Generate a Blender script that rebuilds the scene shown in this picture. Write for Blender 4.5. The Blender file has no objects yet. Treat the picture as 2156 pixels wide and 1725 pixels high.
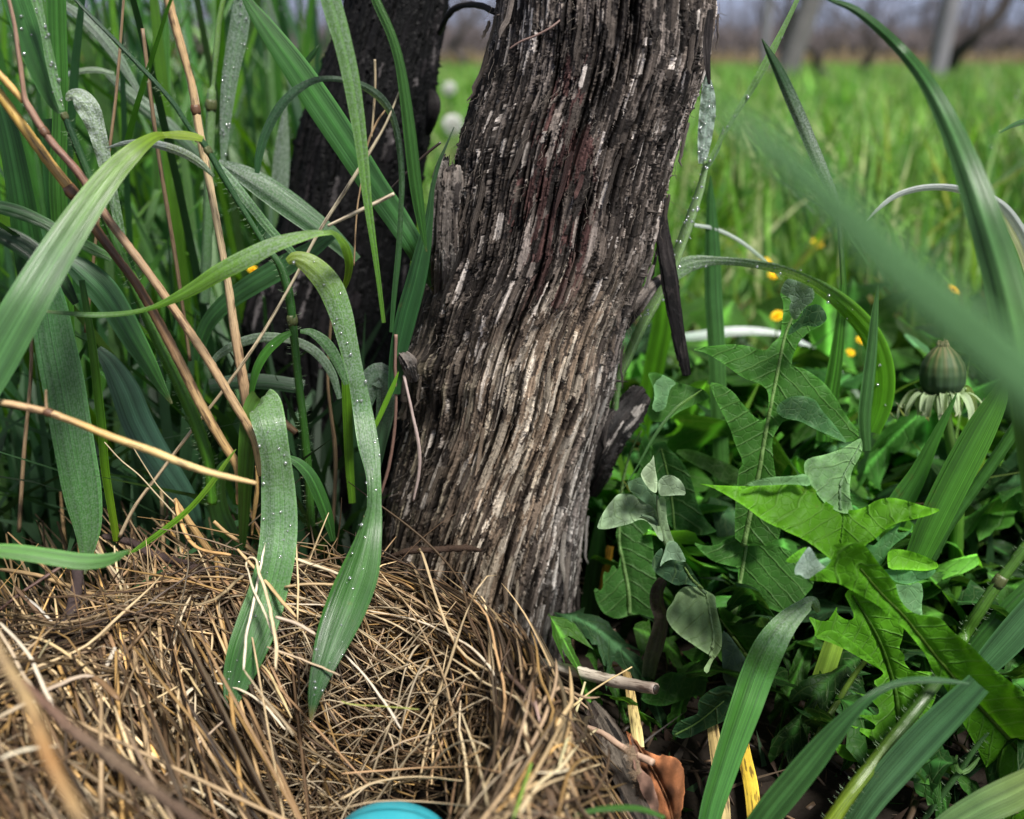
import bpy, math, random
import numpy as np
from mathutils import Vector, Matrix
from mathutils.geometry import delaunay_2d_cdt
R = math.radians
scene = bpy.context.scene
col = scene.collection

# ---------------------------------------------------------------- camera
PITCH, CAM_H, TH = R(18.4), 0.18, math.tan(R(26.0))
cam_d = bpy.data.cameras.new('camera'); cam = bpy.data.objects.new('camera', cam_d); col.objects.link(cam)
cam_d.sensor_width = 36; cam_d.sensor_fit = 'HORIZONTAL'; cam_d.lens = 18.0/TH
cam_d.clip_start = 0.005; cam_d.clip_end = 1000
cam.location = (0, 0, CAM_H); cam.rotation_euler = (R(90)-PITCH, 0, 0)
cam_d.dof.use_dof = True; cam_d.dof.focus_distance = 0.268; cam_d.dof.aperture_fstop = 11.5
scene.camera = cam

# ---------------------------------------------------------------- sky, sun, exposure
w = bpy.data.worlds.new('World'); scene.world = w; w.use_nodes = True
nt = w.node_tree; nt.nodes.clear()
sky = nt.nodes.new('ShaderNodeTexSky'); sky.sky_type = 'NISHITA'; sky.sun_disc = False
SUN_EL, SUN_AZ = R(58), R(142)
sky.sun_elevation = SUN_EL; sky.sun_rotation = SUN_AZ
sky.air_density = 1.0; sky.dust_density = 2.0; sky.ozone_density = 2.0
bw = nt.nodes.new('ShaderNodeRGBToBW'); mx = nt.nodes.new('ShaderNodeMix'); mx.data_type = 'RGBA'
mul = nt.nodes.new('ShaderNodeMix'); mul.data_type = 'RGBA'; mul.blend_type = 'MULTIPLY'
mul.inputs[0].default_value = 1.0
wtc = nt.nodes.new('ShaderNodeTexCoord'); wsp = nt.nodes.new('ShaderNodeSeparateXYZ'); wr = nt.nodes.new('ShaderNodeValToRGB')   # cloud cover: slate blue low down, paler overhead
nt.links.new(wtc.outputs['Generated'], wsp.inputs[0]); nt.links.new(wsp.outputs[2], wr.inputs[0]); nt.links.new(wr.outputs[0], mul.inputs[7])
wr.color_ramp.elements[0].position = 0.0; wr.color_ramp.elements[0].color = (1.5, 1.7, 2.4, 1); wr.color_ramp.elements[1].position = .5; wr.color_ramp.elements[1].color = (1.0, 1.0, 1.04, 1)
e_ = wr.color_ramp.elements.new(.12); e_.color = (1.35, 1.55, 2.2, 1)
bgn = nt.nodes.new('ShaderNodeBackground'); wo = nt.nodes.new('ShaderNodeOutputWorld')
mx.inputs[0].default_value = 0.8
nt.links.new(sky.outputs[0], bw.inputs[0]); nt.links.new(sky.outputs[0], mx.inputs[6]); nt.links.new(bw.outputs[0], mx.inputs[7])
nt.links.new(mx.outputs[2], mul.inputs[6]); nt.links.new(mul.outputs[2], bgn.inputs[0]); nt.links.new(bgn.outputs[0], wo.inputs[0])
bgn.inputs[1].default_value = 0.05
sd = bpy.data.lights.new('sun', 'SUN'); sun = bpy.data.objects.new('sun', sd); col.objects.link(sun)
sd.energy = 3.5; sd.angle = R(12); sd.color = (1.0, 0.96, 0.9)
# direction TO the sun: azimuth measured from +Y clockwise, like the sky texture
sdir = Vector((math.sin(SUN_AZ)*math.cos(SUN_EL), math.cos(SUN_AZ)*math.cos(SUN_EL), math.sin(SUN_EL)))
sun.rotation_euler = sdir.to_track_quat('Z', 'Y').to_euler(); sun.location = (2, -3, 5)
scene.view_settings.view_transform = 'Standard'; scene.view_settings.look = 'None'
scene.view_settings.exposure = 1.0; scene.view_settings.gamma = 1.0
scene.cycles.max_bounces = 6; scene.cycles.transparent_max_bounces = 8
scene.cycles.diffuse_bounces = 3; scene.cycles.glossy_bounces = 2; scene.cycles.transmission_bounces = 4
scene.cycles.caustics_reflective = False; scene.cycles.caustics_refractive = False

# ---------------------------------------------------------------- the photographed view -> places at a real distance
CP, SP = math.cos(PITCH), math.sin(PITCH); K = 1078.0/TH
def P(u, v, Y):
    """point that stands Y metres ahead of the camera and is seen at (u, v) of a 2156 x 1725 view"""
    k = (862.5-v)/K; z = Y/(CP+k*SP)
    return np.array([(u-1078)/K*z, Y, CAM_H+z*(k*CP-SP)])
def PA(a):
    """rows of u, v, Y"""
    a = np.asarray(a, float); k = (862.5-a[:, 1])/K; z = a[:, 2]/(CP+k*SP)
    return np.stack([(a[:, 0]-1078)/K*z, a[:, 2], CAM_H+z*(k*CP-SP)], 1), z
FR = {'F': (0, 0, 1), 'A': (1212, 748.6, .2315), 'B': (1656.9, 891.2, .2315), 'C': (1656.9, 1247.7, .2765), 'D': (1212, 1140.7, .2315),
      'q00': (0, 0, 1/3), 'q10': (718.7, 0, 1/3), 'q20': (1437.3, 0, 1/3), 'q01': (0, 574.6, 1/3), 'q11': (718.7, 574.6, 1/3),
      'q21': (1437.3, 574.6, 1/3), 'q02': (0, 1149.3, 1/3), 'q12': (718.7, 1149.3, 1/3), 'q22': (1437.3, 1149.3, 1/3)}
def fr(f, pts):
    ox, oy, s = FR[f]
    return [(ox+p[0]*s, oy+p[1]*s)+tuple(q*s for q in p[2:]) for p in pts]

# ---------------------------------------------------------------- mesh helpers
class MB:
    def __init__(s): s.v, s.f, s.c, s.st, s.n = [], [], [], [], 0
    def add(s, v, f, c, st):
        v = np.asarray(v, float); n = len(v)
        c = np.broadcast_to(np.asarray(c, float), (n, 4)) if np.ndim(c) == 1 else np.asarray(c, float)
        st = np.broadcast_to(np.asarray(st, float), (n, 3)) if np.ndim(st) == 1 else np.asarray(st, float)
        s.v.append(v); s.c.append(c); s.st.append(st); s.f.append(np.asarray(f, np.int64)+s.n); s.n += n
        return s
    def build(s, name, mat, parent=None, smooth=True):
        me = bpy.data.meshes.new(name); V = np.concatenate(s.v)
        L = np.concatenate([f.ravel() for f in s.f]); T = np.concatenate([np.full(len(f), f.shape[1]) for f in s.f])
        org = V.mean(0) if parent is None else np.zeros(3)
        me.vertices.add(len(V)); me.vertices.foreach_set('co', (V-org).astype(np.float32).ravel())
        me.loops.add(len(L)); me.loops.foreach_set('vertex_index', L.astype(np.int32))
        me.polygons.add(len(T)); me.polygons.foreach_set('loop_start', np.concatenate([[0], np.cumsum(T)[:-1]]).astype(np.int32))
        me.polygons.foreach_set('loop_total', T.astype(np.int32))
        me.polygons.foreach_set('use_smooth', np.full(len(T), smooth))
        me.update(calc_edges=True)
        a = me.attributes.new('tint', 'FLOAT_COLOR', 'POINT'); a.data.foreach_set('color', np.concatenate(s.c).astype(np.float32).ravel())
        a = me.attributes.new('st', 'FLOAT_VECTOR', 'POINT'); a.data.foreach_set('vector', np.concatenate(s.st).astype(np.float32).ravel())
        me.materials.append(M[mat]); o = bpy.data.objects.new(name, me); col.objects.link(o)
        if parent is not None: o.parent = parent; o.matrix_parent_inverse = parent.matrix_world.inverted()
        else: o.location = org
        return o
def empty(name, loc=(0, 0, 0)):
    o = bpy.data.objects.new(name, None); col.objects.link(o); o.location = loc; o.empty_display_size = .01
    o.matrix_world = Matrix.Translation(loc); return o
def tag(o, label=None, cat=None, group=None, kind=None):
    for k, x in (('label', label), ('category', cat), ('group', group), ('kind', kind)):
        if x: o[k] = x
    return o
def spline(p, n):
    """n samples of a Catmull-Rom curve through the rows of p (all columns interpolated)"""
    p = np.asarray(p, float); m = len(p)
    if m == 2: t = np.linspace(0, 1, n)[:, None]; return p[0]*(1-t)+p[1]*t
    d = np.linalg.norm(np.diff(p[:, :3], axis=0), axis=1)+1e-9; s = np.concatenate([[0], np.cumsum(d)]); x = np.linspace(0, s[-1], n)
    i = np.clip(np.searchsorted(s, x, side='right')-1, 0, m-2); t = ((x-s[i])/d[i])[:, None]
    g = np.zeros_like(p); g[1:-1] = (p[2:]-p[:-2])/(s[2:]-s[:-2])[:, None]; g[0] = (p[1]-p[0])/d[0]; g[-1] = (p[-1]-p[-2])/d[-1]
    h = d[i][:, None]
    return (2*t**3-3*t**2+1)*p[i]+(t**3-2*t**2+t)*h*g[i]+(-2*t**3+3*t**2)*p[i+1]+(t**3-t**2)*h*g[i+1]
def unit(a): return a/(np.linalg.norm(a, axis=-1, keepdims=True)+1e-12)
def grid_faces(n, m, wrap=False):
    i = np.arange(n-1)[:, None]; j = np.arange(m if wrap else m-1)[None]; k = (j+1) % m
    return np.stack([i*m+j, i*m+k, (i+1)*m+k, (i+1)*m+j], -1).reshape(-1, 4)
def frames(c, ref=None):
    t = unit(np.gradient(c, axis=0)); ref = np.array([0, 0, 0])-np.array([0, 0, 0]) if ref is None else ref
    return t
def tube(mb, c, r, rgb, sides=8, jit=0, seed=0, flat=1.0):
    c = np.asarray(c, float); n = len(c); r = np.broadcast_to(np.asarray(r, float), (n,)).copy()
    t = unit(np.gradient(c, axis=0)); up = np.array([.3, .5, .8]) if abs(t[:, 2]).mean() < .8 else np.array([.9, .3, .1])
    a = unit(np.cross(t, up)); b = np.cross(t, a); ph = np.arange(sides)/sides*2*math.pi
    rs = np.random.RandomState(seed)
    rr = r[:, None]*(1+jit*rs.randn(n, sides))
    ring = c[:, None]+rr[..., None]*(np.cos(ph)[None, :, None]*a[:, None]+flat*np.sin(ph)[None, :, None]*b[:, None])
    v = ring.reshape(-1, 3); L = np.concatenate([[0], np.cumsum(np.linalg.norm(np.diff(c, axis=0), axis=1))])
    st = np.stack(np.broadcast_arrays(ph[None]/(2*math.pi), L[:, None], np.full((1, 1), (seed*.377) % 1.0)), -1).reshape(-1, 3)
    rgb = np.asarray(rgb, float)
    cc = np.concatenate([np.repeat(rgb, sides, 0) if rgb.ndim == 2 else np.tile(rgb, (n*sides, 1)), np.zeros((n*sides, 1))], 1)
    f = grid_faces(n, sides, True)
    v = np.concatenate([v, c[:1], c[-1:]]); st = np.concatenate([st, st[:1], st[-1:]]); cc = np.concatenate([cc, cc[:1], cc[-1:]])
    k0, k1 = n*sides, n*sides+1; j = np.arange(sides); jj = (j+1) % sides
    mb.add(v, f, cc, st); mb.f[-1] = mb.f[-1]
    mb.f.append(np.stack([jj, j, np.full(sides, k0)], 1)+mb.n-len(v)); mb.f.append(np.stack([j+(n-1)*sides, jj+(n-1)*sides, np.full(sides, k1)], 1)+mb.n-len(v))
    return mb
def ribbon(mb, c, wd, rgb, face=None, twist=0, fold=.25, m=9, seed=0, wet=0, ruff=0):
    """a leaf blade: centreline c, widths wd, turned so that it faces `face` (the viewer side) plus twist"""
    c = np.asarray(c, float); n = len(c); wd = np.broadcast_to(np.asarray(wd, float), (n,)); t = unit(np.gradient(c, axis=0))
    look = unit(c-np.array([0, 0, CAM_H])) if face is None else np.broadcast_to(np.asarray(face, float), c.shape)
    a = unit(np.cross(look, t)); b = np.cross(t, a); tw = np.broadcast_to(np.asarray(twist, float), (n,))[:, None]
    a, b = a*np.cos(tw)+b*np.sin(tw), b*np.cos(tw)-a*np.sin(tw)
    x = np.linspace(-1, 1, m); rs = np.random.RandomState(seed+5)
    dep = fold*(np.abs(x)**1.3)[None]*wd[:, None]*.5
    if ruff: dep = dep+ruff*np.sin(np.linspace(0, 1, n)[:, None]*rs.uniform(25, 40)+x[None]*3)*wd[:, None]*.5*np.abs(x)[None]
    dep = dep+.03*wd[:, None]*np.cos(x[None]*9+seed)
    v = (c[:, None]+a[:, None]*(x[None, :, None]*wd[:, None, None]*.5)+b[:, None]*dep[..., None]).reshape(-1, 3)
    L = np.concatenate([[0], np.cumsum(np.linalg.norm(np.diff(c, axis=0), axis=1))])
    st = np.stack(np.broadcast_arrays(x[None]*.5+.5, L[:, None], np.full((1, 1), (seed*.618) % 1.0)), -1).reshape(-1, 3)
    rgb = np.asarray(rgb, float); C = np.repeat(rgb, m, 0) if rgb.ndim == 2 else np.tile(rgb, (n*m, 1))
    sh = np.tile((1+.12*np.cos(x*math.pi*3.2+seed))*(1+.13*rs.randn(m))*(1+.35*(np.abs(x) > .97)), n)[:, None]; mid = np.tile(np.exp(-(x/.1)**2)*.35, n)[:, None]
    C = C*sh*(1+mid)
    W = np.broadcast_to(np.asarray(wet, float), (n,)); W = np.repeat(W, m)[:, None]
    mb.add(v, grid_faces(n, m), np.concatenate([C, W], 1), st); return mb
def noise2(x, y, seed, sc):
    rs = np.random.RandomState(seed); o = 0
    for i in range(5):
        a = rs.uniform(0, 2*math.pi); f = sc*rs.uniform(.6, 1.7); o = o+np.sin((x*math.cos(a)+y*math.sin(a))*f+rs.uniform(0, 6.28))
    return o/5

# ---------------------------------------------------------------- materials
M = {}
def new_mat(name):
    m = bpy.data.materials.new(name); m.use_nodes = True; t = m.node_tree; t.nodes.clear(); M[name] = m
    return m, t, t.nodes.new('ShaderNodeOutputMaterial')
def N(t, kind, **kw):
    n = t.nodes.new(kind)
    for k, x in kw.items():
        if k.startswith('i_'): n.inputs[k[2:].replace('_', ' ')].default_value = x
        else: setattr(n, k, x)
    return n
def math_n(t, op, a, b=None, clamp=False):
    n = t.nodes.new('ShaderNodeMath'); n.operation = op; n.use_clamp = clamp
    for i, x in enumerate((a, b)):
        if x is None: continue
        if isinstance(x, (int, float)): n.inputs[i].default_value = x
        else: t.links.new(x, n.inputs[i])
    return n.outputs[0]
def mixc(t, fac, a, b, mode='MIX'):
    n = t.nodes.new('ShaderNodeMix'); n.data_type = 'RGBA'; n.blend_type = mode
    for i, x in ((0, fac), (6, a), (7, b)):
        if isinstance(x, (int, float)): n.inputs[i].default_value = x
        elif isinstance(x, tuple): n.inputs[i].default_value = x+(1,)
        else: t.links.new(x, n.inputs[i])
    return n.outputs[2]
def stvec(t, sx, sy, sz=1):
    a = N(t, 'ShaderNodeAttribute', attribute_name='st'); mp = N(t, 'ShaderNodeMapping'); mp.inputs['Scale'].default_value = (sx, sy, sz)
    t.links.new(a.outputs['Vector'], mp.inputs['Vector']); return mp.outputs[0]
def leaf_material(name, transl=.3, rough=.33, grain=(44, 12, 40), spec=.6, bump=.5, mott=.35, bright=1.0, veined=False):
    m, t, out = new_mat(name)
    at = N(t, 'ShaderNodeAttribute', attribute_name='tint')
    n1 = N(t, 'ShaderNodeTexNoise', i_Scale=1.0, i_Detail=2.0); t.links.new(stvec(t, *grain), n1.inputs['Vector'])
    tc = N(t, 'ShaderNodeTexCoord')
    n2 = N(t, 'ShaderNodeTexNoise', i_Scale=120.0, i_Detail=4.0, i_Roughness=.65); t.links.new(tc.outputs['Object'], n2.inputs['Vector'])
    f1 = math_n(t, 'MULTIPLY_ADD', n1.outputs[0], 1.7); t.nodes[-1].inputs[2].default_value = .1
    f2 = math_n(t, 'MULTIPLY_ADD', n2.outputs[0], mott*2); t.nodes[-1].inputs[2].default_value = 1-mott
    f = math_n(t, 'MULTIPLY', f1, f2); sc = N(t, 'ShaderNodeVectorMath', operation='SCALE'); t.links.new(at.outputs['Color'], sc.inputs[0]); t.links.new(f, sc.inputs['Scale'])
    base_ = sc.outputs[0]; vh = None
    if veined:      # side veins branching from the midrib, and the fine net between them
        sa = N(t, 'ShaderNodeAttribute', attribute_name='st'); sp_ = N(t, 'ShaderNodeSeparateXYZ'); t.links.new(sa.outputs['Vector'], sp_.inputs[0])
        nw = N(t, 'ShaderNodeTexNoise', i_Scale=160.0, i_Detail=2.0); t.links.new(tc.outputs['Object'], nw.inputs['Vector'])
        pv = math_n(t, 'ADD', sp_.outputs[0], math_n(t, 'MULTIPLY', nw.outputs[0], .55)); d_ = math_n(t, 'ABSOLUTE', math_n(t, 'SUBTRACT', math_n(t, 'FRACT', pv), .5))
        mr = N(t, 'ShaderNodeMapRange'); mr.inputs['From Min'].default_value = .10; mr.inputs['From Max'].default_value = 0.0; t.links.new(d_, mr.inputs['Value'])
        vo = N(t, 'ShaderNodeTexVoronoi', feature='DISTANCE_TO_EDGE', i_Scale=420.0); t.links.new(tc.outputs['Object'], vo.inputs['Vector'])
        m2 = N(t, 'ShaderNodeMapRange'); m2.inputs['From Min'].default_value = .09; m2.inputs['From Max'].default_value = 0.0; t.links.new(vo.outputs[0], m2.inputs['Value'])
        vh = math_n(t, 'MAXIMUM', math_n(t, 'MULTIPLY', mr.outputs[0], sp_.outputs[2]), math_n(t, 'MULTIPLY', m2.outputs[0], .3))
        base_ = mixc(t, math_n(t, 'MULTIPLY', vh, .24), base_, (.26, .40, .15))
    n5 = N(t, 'ShaderNodeTexNoise', i_Scale=75.0, i_Detail=5.0, i_Roughness=.7); t.links.new(tc.outputs['Object'], n5.inputs['Vector'])
    r5 = N(t, 'ShaderNodeMapRange'); r5.inputs['From Min'].default_value = .66; r5.inputs['From Max'].default_value = .74; t.links.new(n5.outputs[0], r5.inputs['Value'])
    base_ = mixc(t, math_n(t, 'MULTIPLY', r5.outputs[0], .55), base_, (.16, .13, .03))
    # wet film of droplets: sky sheen put in as pale colour, broken up by noise
    n3 = N(t, 'ShaderNodeTexNoise', i_Scale=1900.0, i_Detail=2.0); t.links.new(tc.outputs['Object'], n3.inputs['Vector'])
    r3 = N(t, 'ShaderNodeMapRange'); r3.inputs['From Min'].default_value = .42; r3.inputs['From Max'].default_value = .62; t.links.new(n3.outputs[0], r3.inputs['Value'])
    wf = math_n(t, 'MULTIPLY', at.outputs['Alpha'], math_n(t, 'MULTIPLY_ADD', r3.outputs[0], .55)); t.nodes[-2].inputs[2].default_value = .12
    c = mixc(t, wf, base_, (.52*bright, .58*bright, .58*bright))
    bp = N(t, 'ShaderNodeBump', i_Strength=bump, i_Distance=.0004)
    hh = math_n(t, 'ADD', n1.outputs[0], math_n(t, 'MULTIPLY', n3.outputs[0], math_n(t, 'MULTIPLY', at.outputs['Alpha'], 2.0)))
    if vh is not None: hh = math_n(t, 'SUBTRACT', math_n(t, 'MULTIPLY', n2.outputs[0], 1.2), math_n(t, 'MULTIPLY', vh, 1.3))
    t.links.new(hh, bp.inputs['Height'])
    pb = N(t, 'ShaderNodeBsdfPrincipled'); t.links.new(c, pb.inputs['Base Color']); t.links.new(bp.outputs[0], pb.inputs['Normal'])
    pb.inputs['Roughness'].default_value = rough; pb.inputs['Specular IOR Level'].default_value = spec
    tr = N(t, 'ShaderNodeBsdfTranslucent'); tcol = mixc(t, 1.0, c, (1.3, 1.3, .5), 'MULTIPLY'); t.links.new(tcol, tr.inputs['Color'])
    ms = N(t, 'ShaderNodeMixShader'); ms.inputs[0].default_value = transl; t.links.new(pb.outputs[0], ms.inputs[1]); t.links.new(tr.outputs[0], ms.inputs[2])
    t.links.new(ms.outputs[0], out.inputs[0]); return m
leaf_material('grass_blade')
leaf_material('field_grass', transl=.4, rough=.6, mott=.2, bump=0)
leaf_material('dandelion_leaf', transl=.42, rough=.5, spec=.14, grain=(.1, .1, .1), mott=.5, bump=.6, veined=True)
leaf_material('petal', transl=.3, rough=.6, grain=(20, 10, 1), mott=.1)
def matte(name, rough=.7, spec=.3, grain=(10, 60, 30), mott=.4, nsc=300, bump=.4, dist=.0003, fleck=0, gamp=1.2):
    m, t, out = new_mat(name)
    at = N(t, 'ShaderNodeAttribute', attribute_name='tint'); tc = N(t, 'ShaderNodeTexCoord')
    n1 = N(t, 'ShaderNodeTexNoise', i_Scale=1.0, i_Detail=3.0); t.links.new(stvec(t, *grain), n1.inputs['Vector'])
    n2 = N(t, 'ShaderNodeTexNoise', i_Scale=float(nsc), i_Detail=4.0, i_Roughness=.65); t.links.new(tc.outputs['Object'], n2.inputs['Vector'])
    f1 = math_n(t, 'MULTIPLY_ADD', n1.outputs[0], gamp); t.nodes[-1].inputs[2].default_value = 1-gamp/2
    f2 = math_n(t, 'MULTIPLY_ADD', n2.outputs[0], mott*2); t.nodes[-1].inputs[2].default_value = 1-mott
    f = math_n(t, 'MULTIPLY', f1, f2); sc = N(t, 'ShaderNodeVectorMath', operation='SCALE'); t.links.new(at.outputs['Color'], sc.inputs[0]); t.links.new(f, sc.inputs['Scale'])
    c = sc.outputs[0]
    if fleck:
        n4 = N(t, 'ShaderNodeTexNoise', i_Scale=1.0, i_Detail=4.0); t.links.new(stvec(t, 6, 170, 9), n4.inputs['Vector'])
        r = N(t, 'ShaderNodeMapRange'); r.inputs['From Min'].default_value = .53; r.inputs['From Max'].default_value = .63; t.links.new(n4.outputs[0], r.inputs['Value'])
        c = mixc(t, math_n(t, 'MULTIPLY', r.outputs[0], fleck), c, (.05, .025, .018))
    bp = N(t, 'ShaderNodeBump', i_Strength=bump, i_Distance=dist); t.links.new(math_n(t, 'ADD', n1.outputs[0], n2.outputs[0]), bp.inputs['Height'])
    pb = N(t, 'ShaderNodeBsdfPrincipled'); t.links.new(c, pb.inputs['Base Color']); t.links.new(bp.outputs[0], pb.inputs['Normal'])
    pb.inputs['Roughness'].default_value = rough; pb.inputs['Specular IOR Level'].default_value = spec
    t.links.new(pb.outputs[0], out.inputs[0]); return m
matte('bark', rough=.6, spec=.22, mott=.5, nsc=1100, bump=.7, gamp=1.1, grain=(420, 60, 1))
matte('straw', rough=.5, spec=.4, grain=(12, 90, 20), mott=.3, nsc=500, bump=.3, fleck=.25)
matte('dry_stem', rough=.42, spec=.5, grain=(14, 25, 30), mott=.25, nsc=400, bump=.3, fleck=.75)
matte('soil', rough=.9, spec=.2, mott=.8, nsc=60, bump=.8, dist=.004, gamp=.1)
matte('post_wood', rough=.8, grain=(20, 3, 5), nsc=30)
matte('seed_hair', rough=.8, spec=.2, mott=.1, bump=0)
def egg_mat():
    m, t, out = new_mat('eggshell'); tc = N(t, 'ShaderNodeTexCoord')
    n = N(t, 'ShaderNodeTexNoise', i_Scale=260.0, i_Detail=3.0); t.links.new(tc.outputs['Object'], n.inputs['Vector'])
    c = mixc(t, n.outputs[0], (.025, .27, .34), (.05, .36, .42))
    bp = N(t, 'ShaderNodeBump', i_Strength=.12, i_Distance=.0002); t.links.new(n.outputs[0], bp.inputs['Height'])
    pb = N(t, 'ShaderNodeBsdfPrincipled'); t.links.new(c, pb.inputs['Base Color']); t.links.new(bp.outputs[0], pb.inputs['Normal'])
    pb.inputs['Roughness'].default_value = .24; pb.inputs['Subsurface Weight'].default_value = .1; pb.inputs['Subsurface Radius'].default_value = (.002, .004, .004)
    t.links.new(pb.outputs[0], out.inputs[0])
egg_mat()
def water_mat():
    m, t, out = new_mat('water'); tr = N(t, 'ShaderNodeBsdfTransparent'); gl = N(t, 'ShaderNodeBsdfGlossy'); gl.inputs['Roughness'].default_value = .06
    df = N(t, 'ShaderNodeBsdfDiffuse'); df.inputs[0].default_value = (.85, .9, .9, 1); m2 = N(t, 'ShaderNodeMixShader'); m2.inputs[0].default_value = .22; t.links.new(gl.outputs[0], m2.inputs[1]); t.links.new(df.outputs[0], m2.inputs[2])
    ms = N(t, 'ShaderNodeMixShader'); ms.inputs[0].default_value = .5; t.links.new(tr.outputs[0], ms.inputs[1]); t.links.new(m2.outputs[0], ms.inputs[2])
    t.links.new(ms.outputs[0], out.inputs[0])
water_mat()

# base colours (linear)
C = dict(blue=(.035, .115, .05), mid=(.045, .16, .03), dark=(.018, .065, .028), bright=(.10, .27, .025), lime=(.2, .4, .04), yel=(.25, .34, .05),
         silver=(.26, .36, .31), grey=(.11, .2, .14), tan=(.5, .33, .15), brown=(.22, .12, .06), gold=(.55, .36, .08), pale=(.6, .48, .3),
         dkbrown=(.05, .03, .02), black=(.02, .017, .016), slate=(.03, .075, .065), paleg=(.24, .36, .2), orange=(.45, .17, .03), rust=(.3, .12, .04))
def cc(k): return np.array(C[k]) if isinstance(k, str) else np.asarray(k, float)

# ================================================================ ground
def height(x, y):
    """height of the ground and, near the camera, of the mat of old grass on it"""
    h = .010*noise2(x, y, 3, 9)*np.clip((y-.5)/2, 0, 1)+.004*noise2(x, y, 4, 60)
    return h
def build_ground():
    xs = np.concatenate([-np.geomspace(600, .5, 60), np.linspace(-.45, .45, 60), np.geomspace(.5, 600, 60)])
    ys = np.concatenate([-np.geomspace(600, .3, 30), np.linspace(-.25, 1.2, 90), np.geomspace(1.25, 900, 90)])
    X, Y = np.meshgrid(xs, ys); Z = height(X, Y); v = np.stack([X, Y, Z], -1).reshape(-1, 3)
    mb = MB(); f = grid_faces(len(ys), len(xs))
    far = np.clip((v[:, 1:2]-1.0)/2.0, 0, 1)
    c = (1-far)*np.array([[.014, .010, .007]])+far*np.array([[.045, .085, .02]])
    mb.add(v, f, np.concatenate([c, np.zeros((len(v), 1))], 1), (0, 0, 0))
    tag(mb.build('ground', 'soil'), kind='structure')
build_ground()

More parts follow.
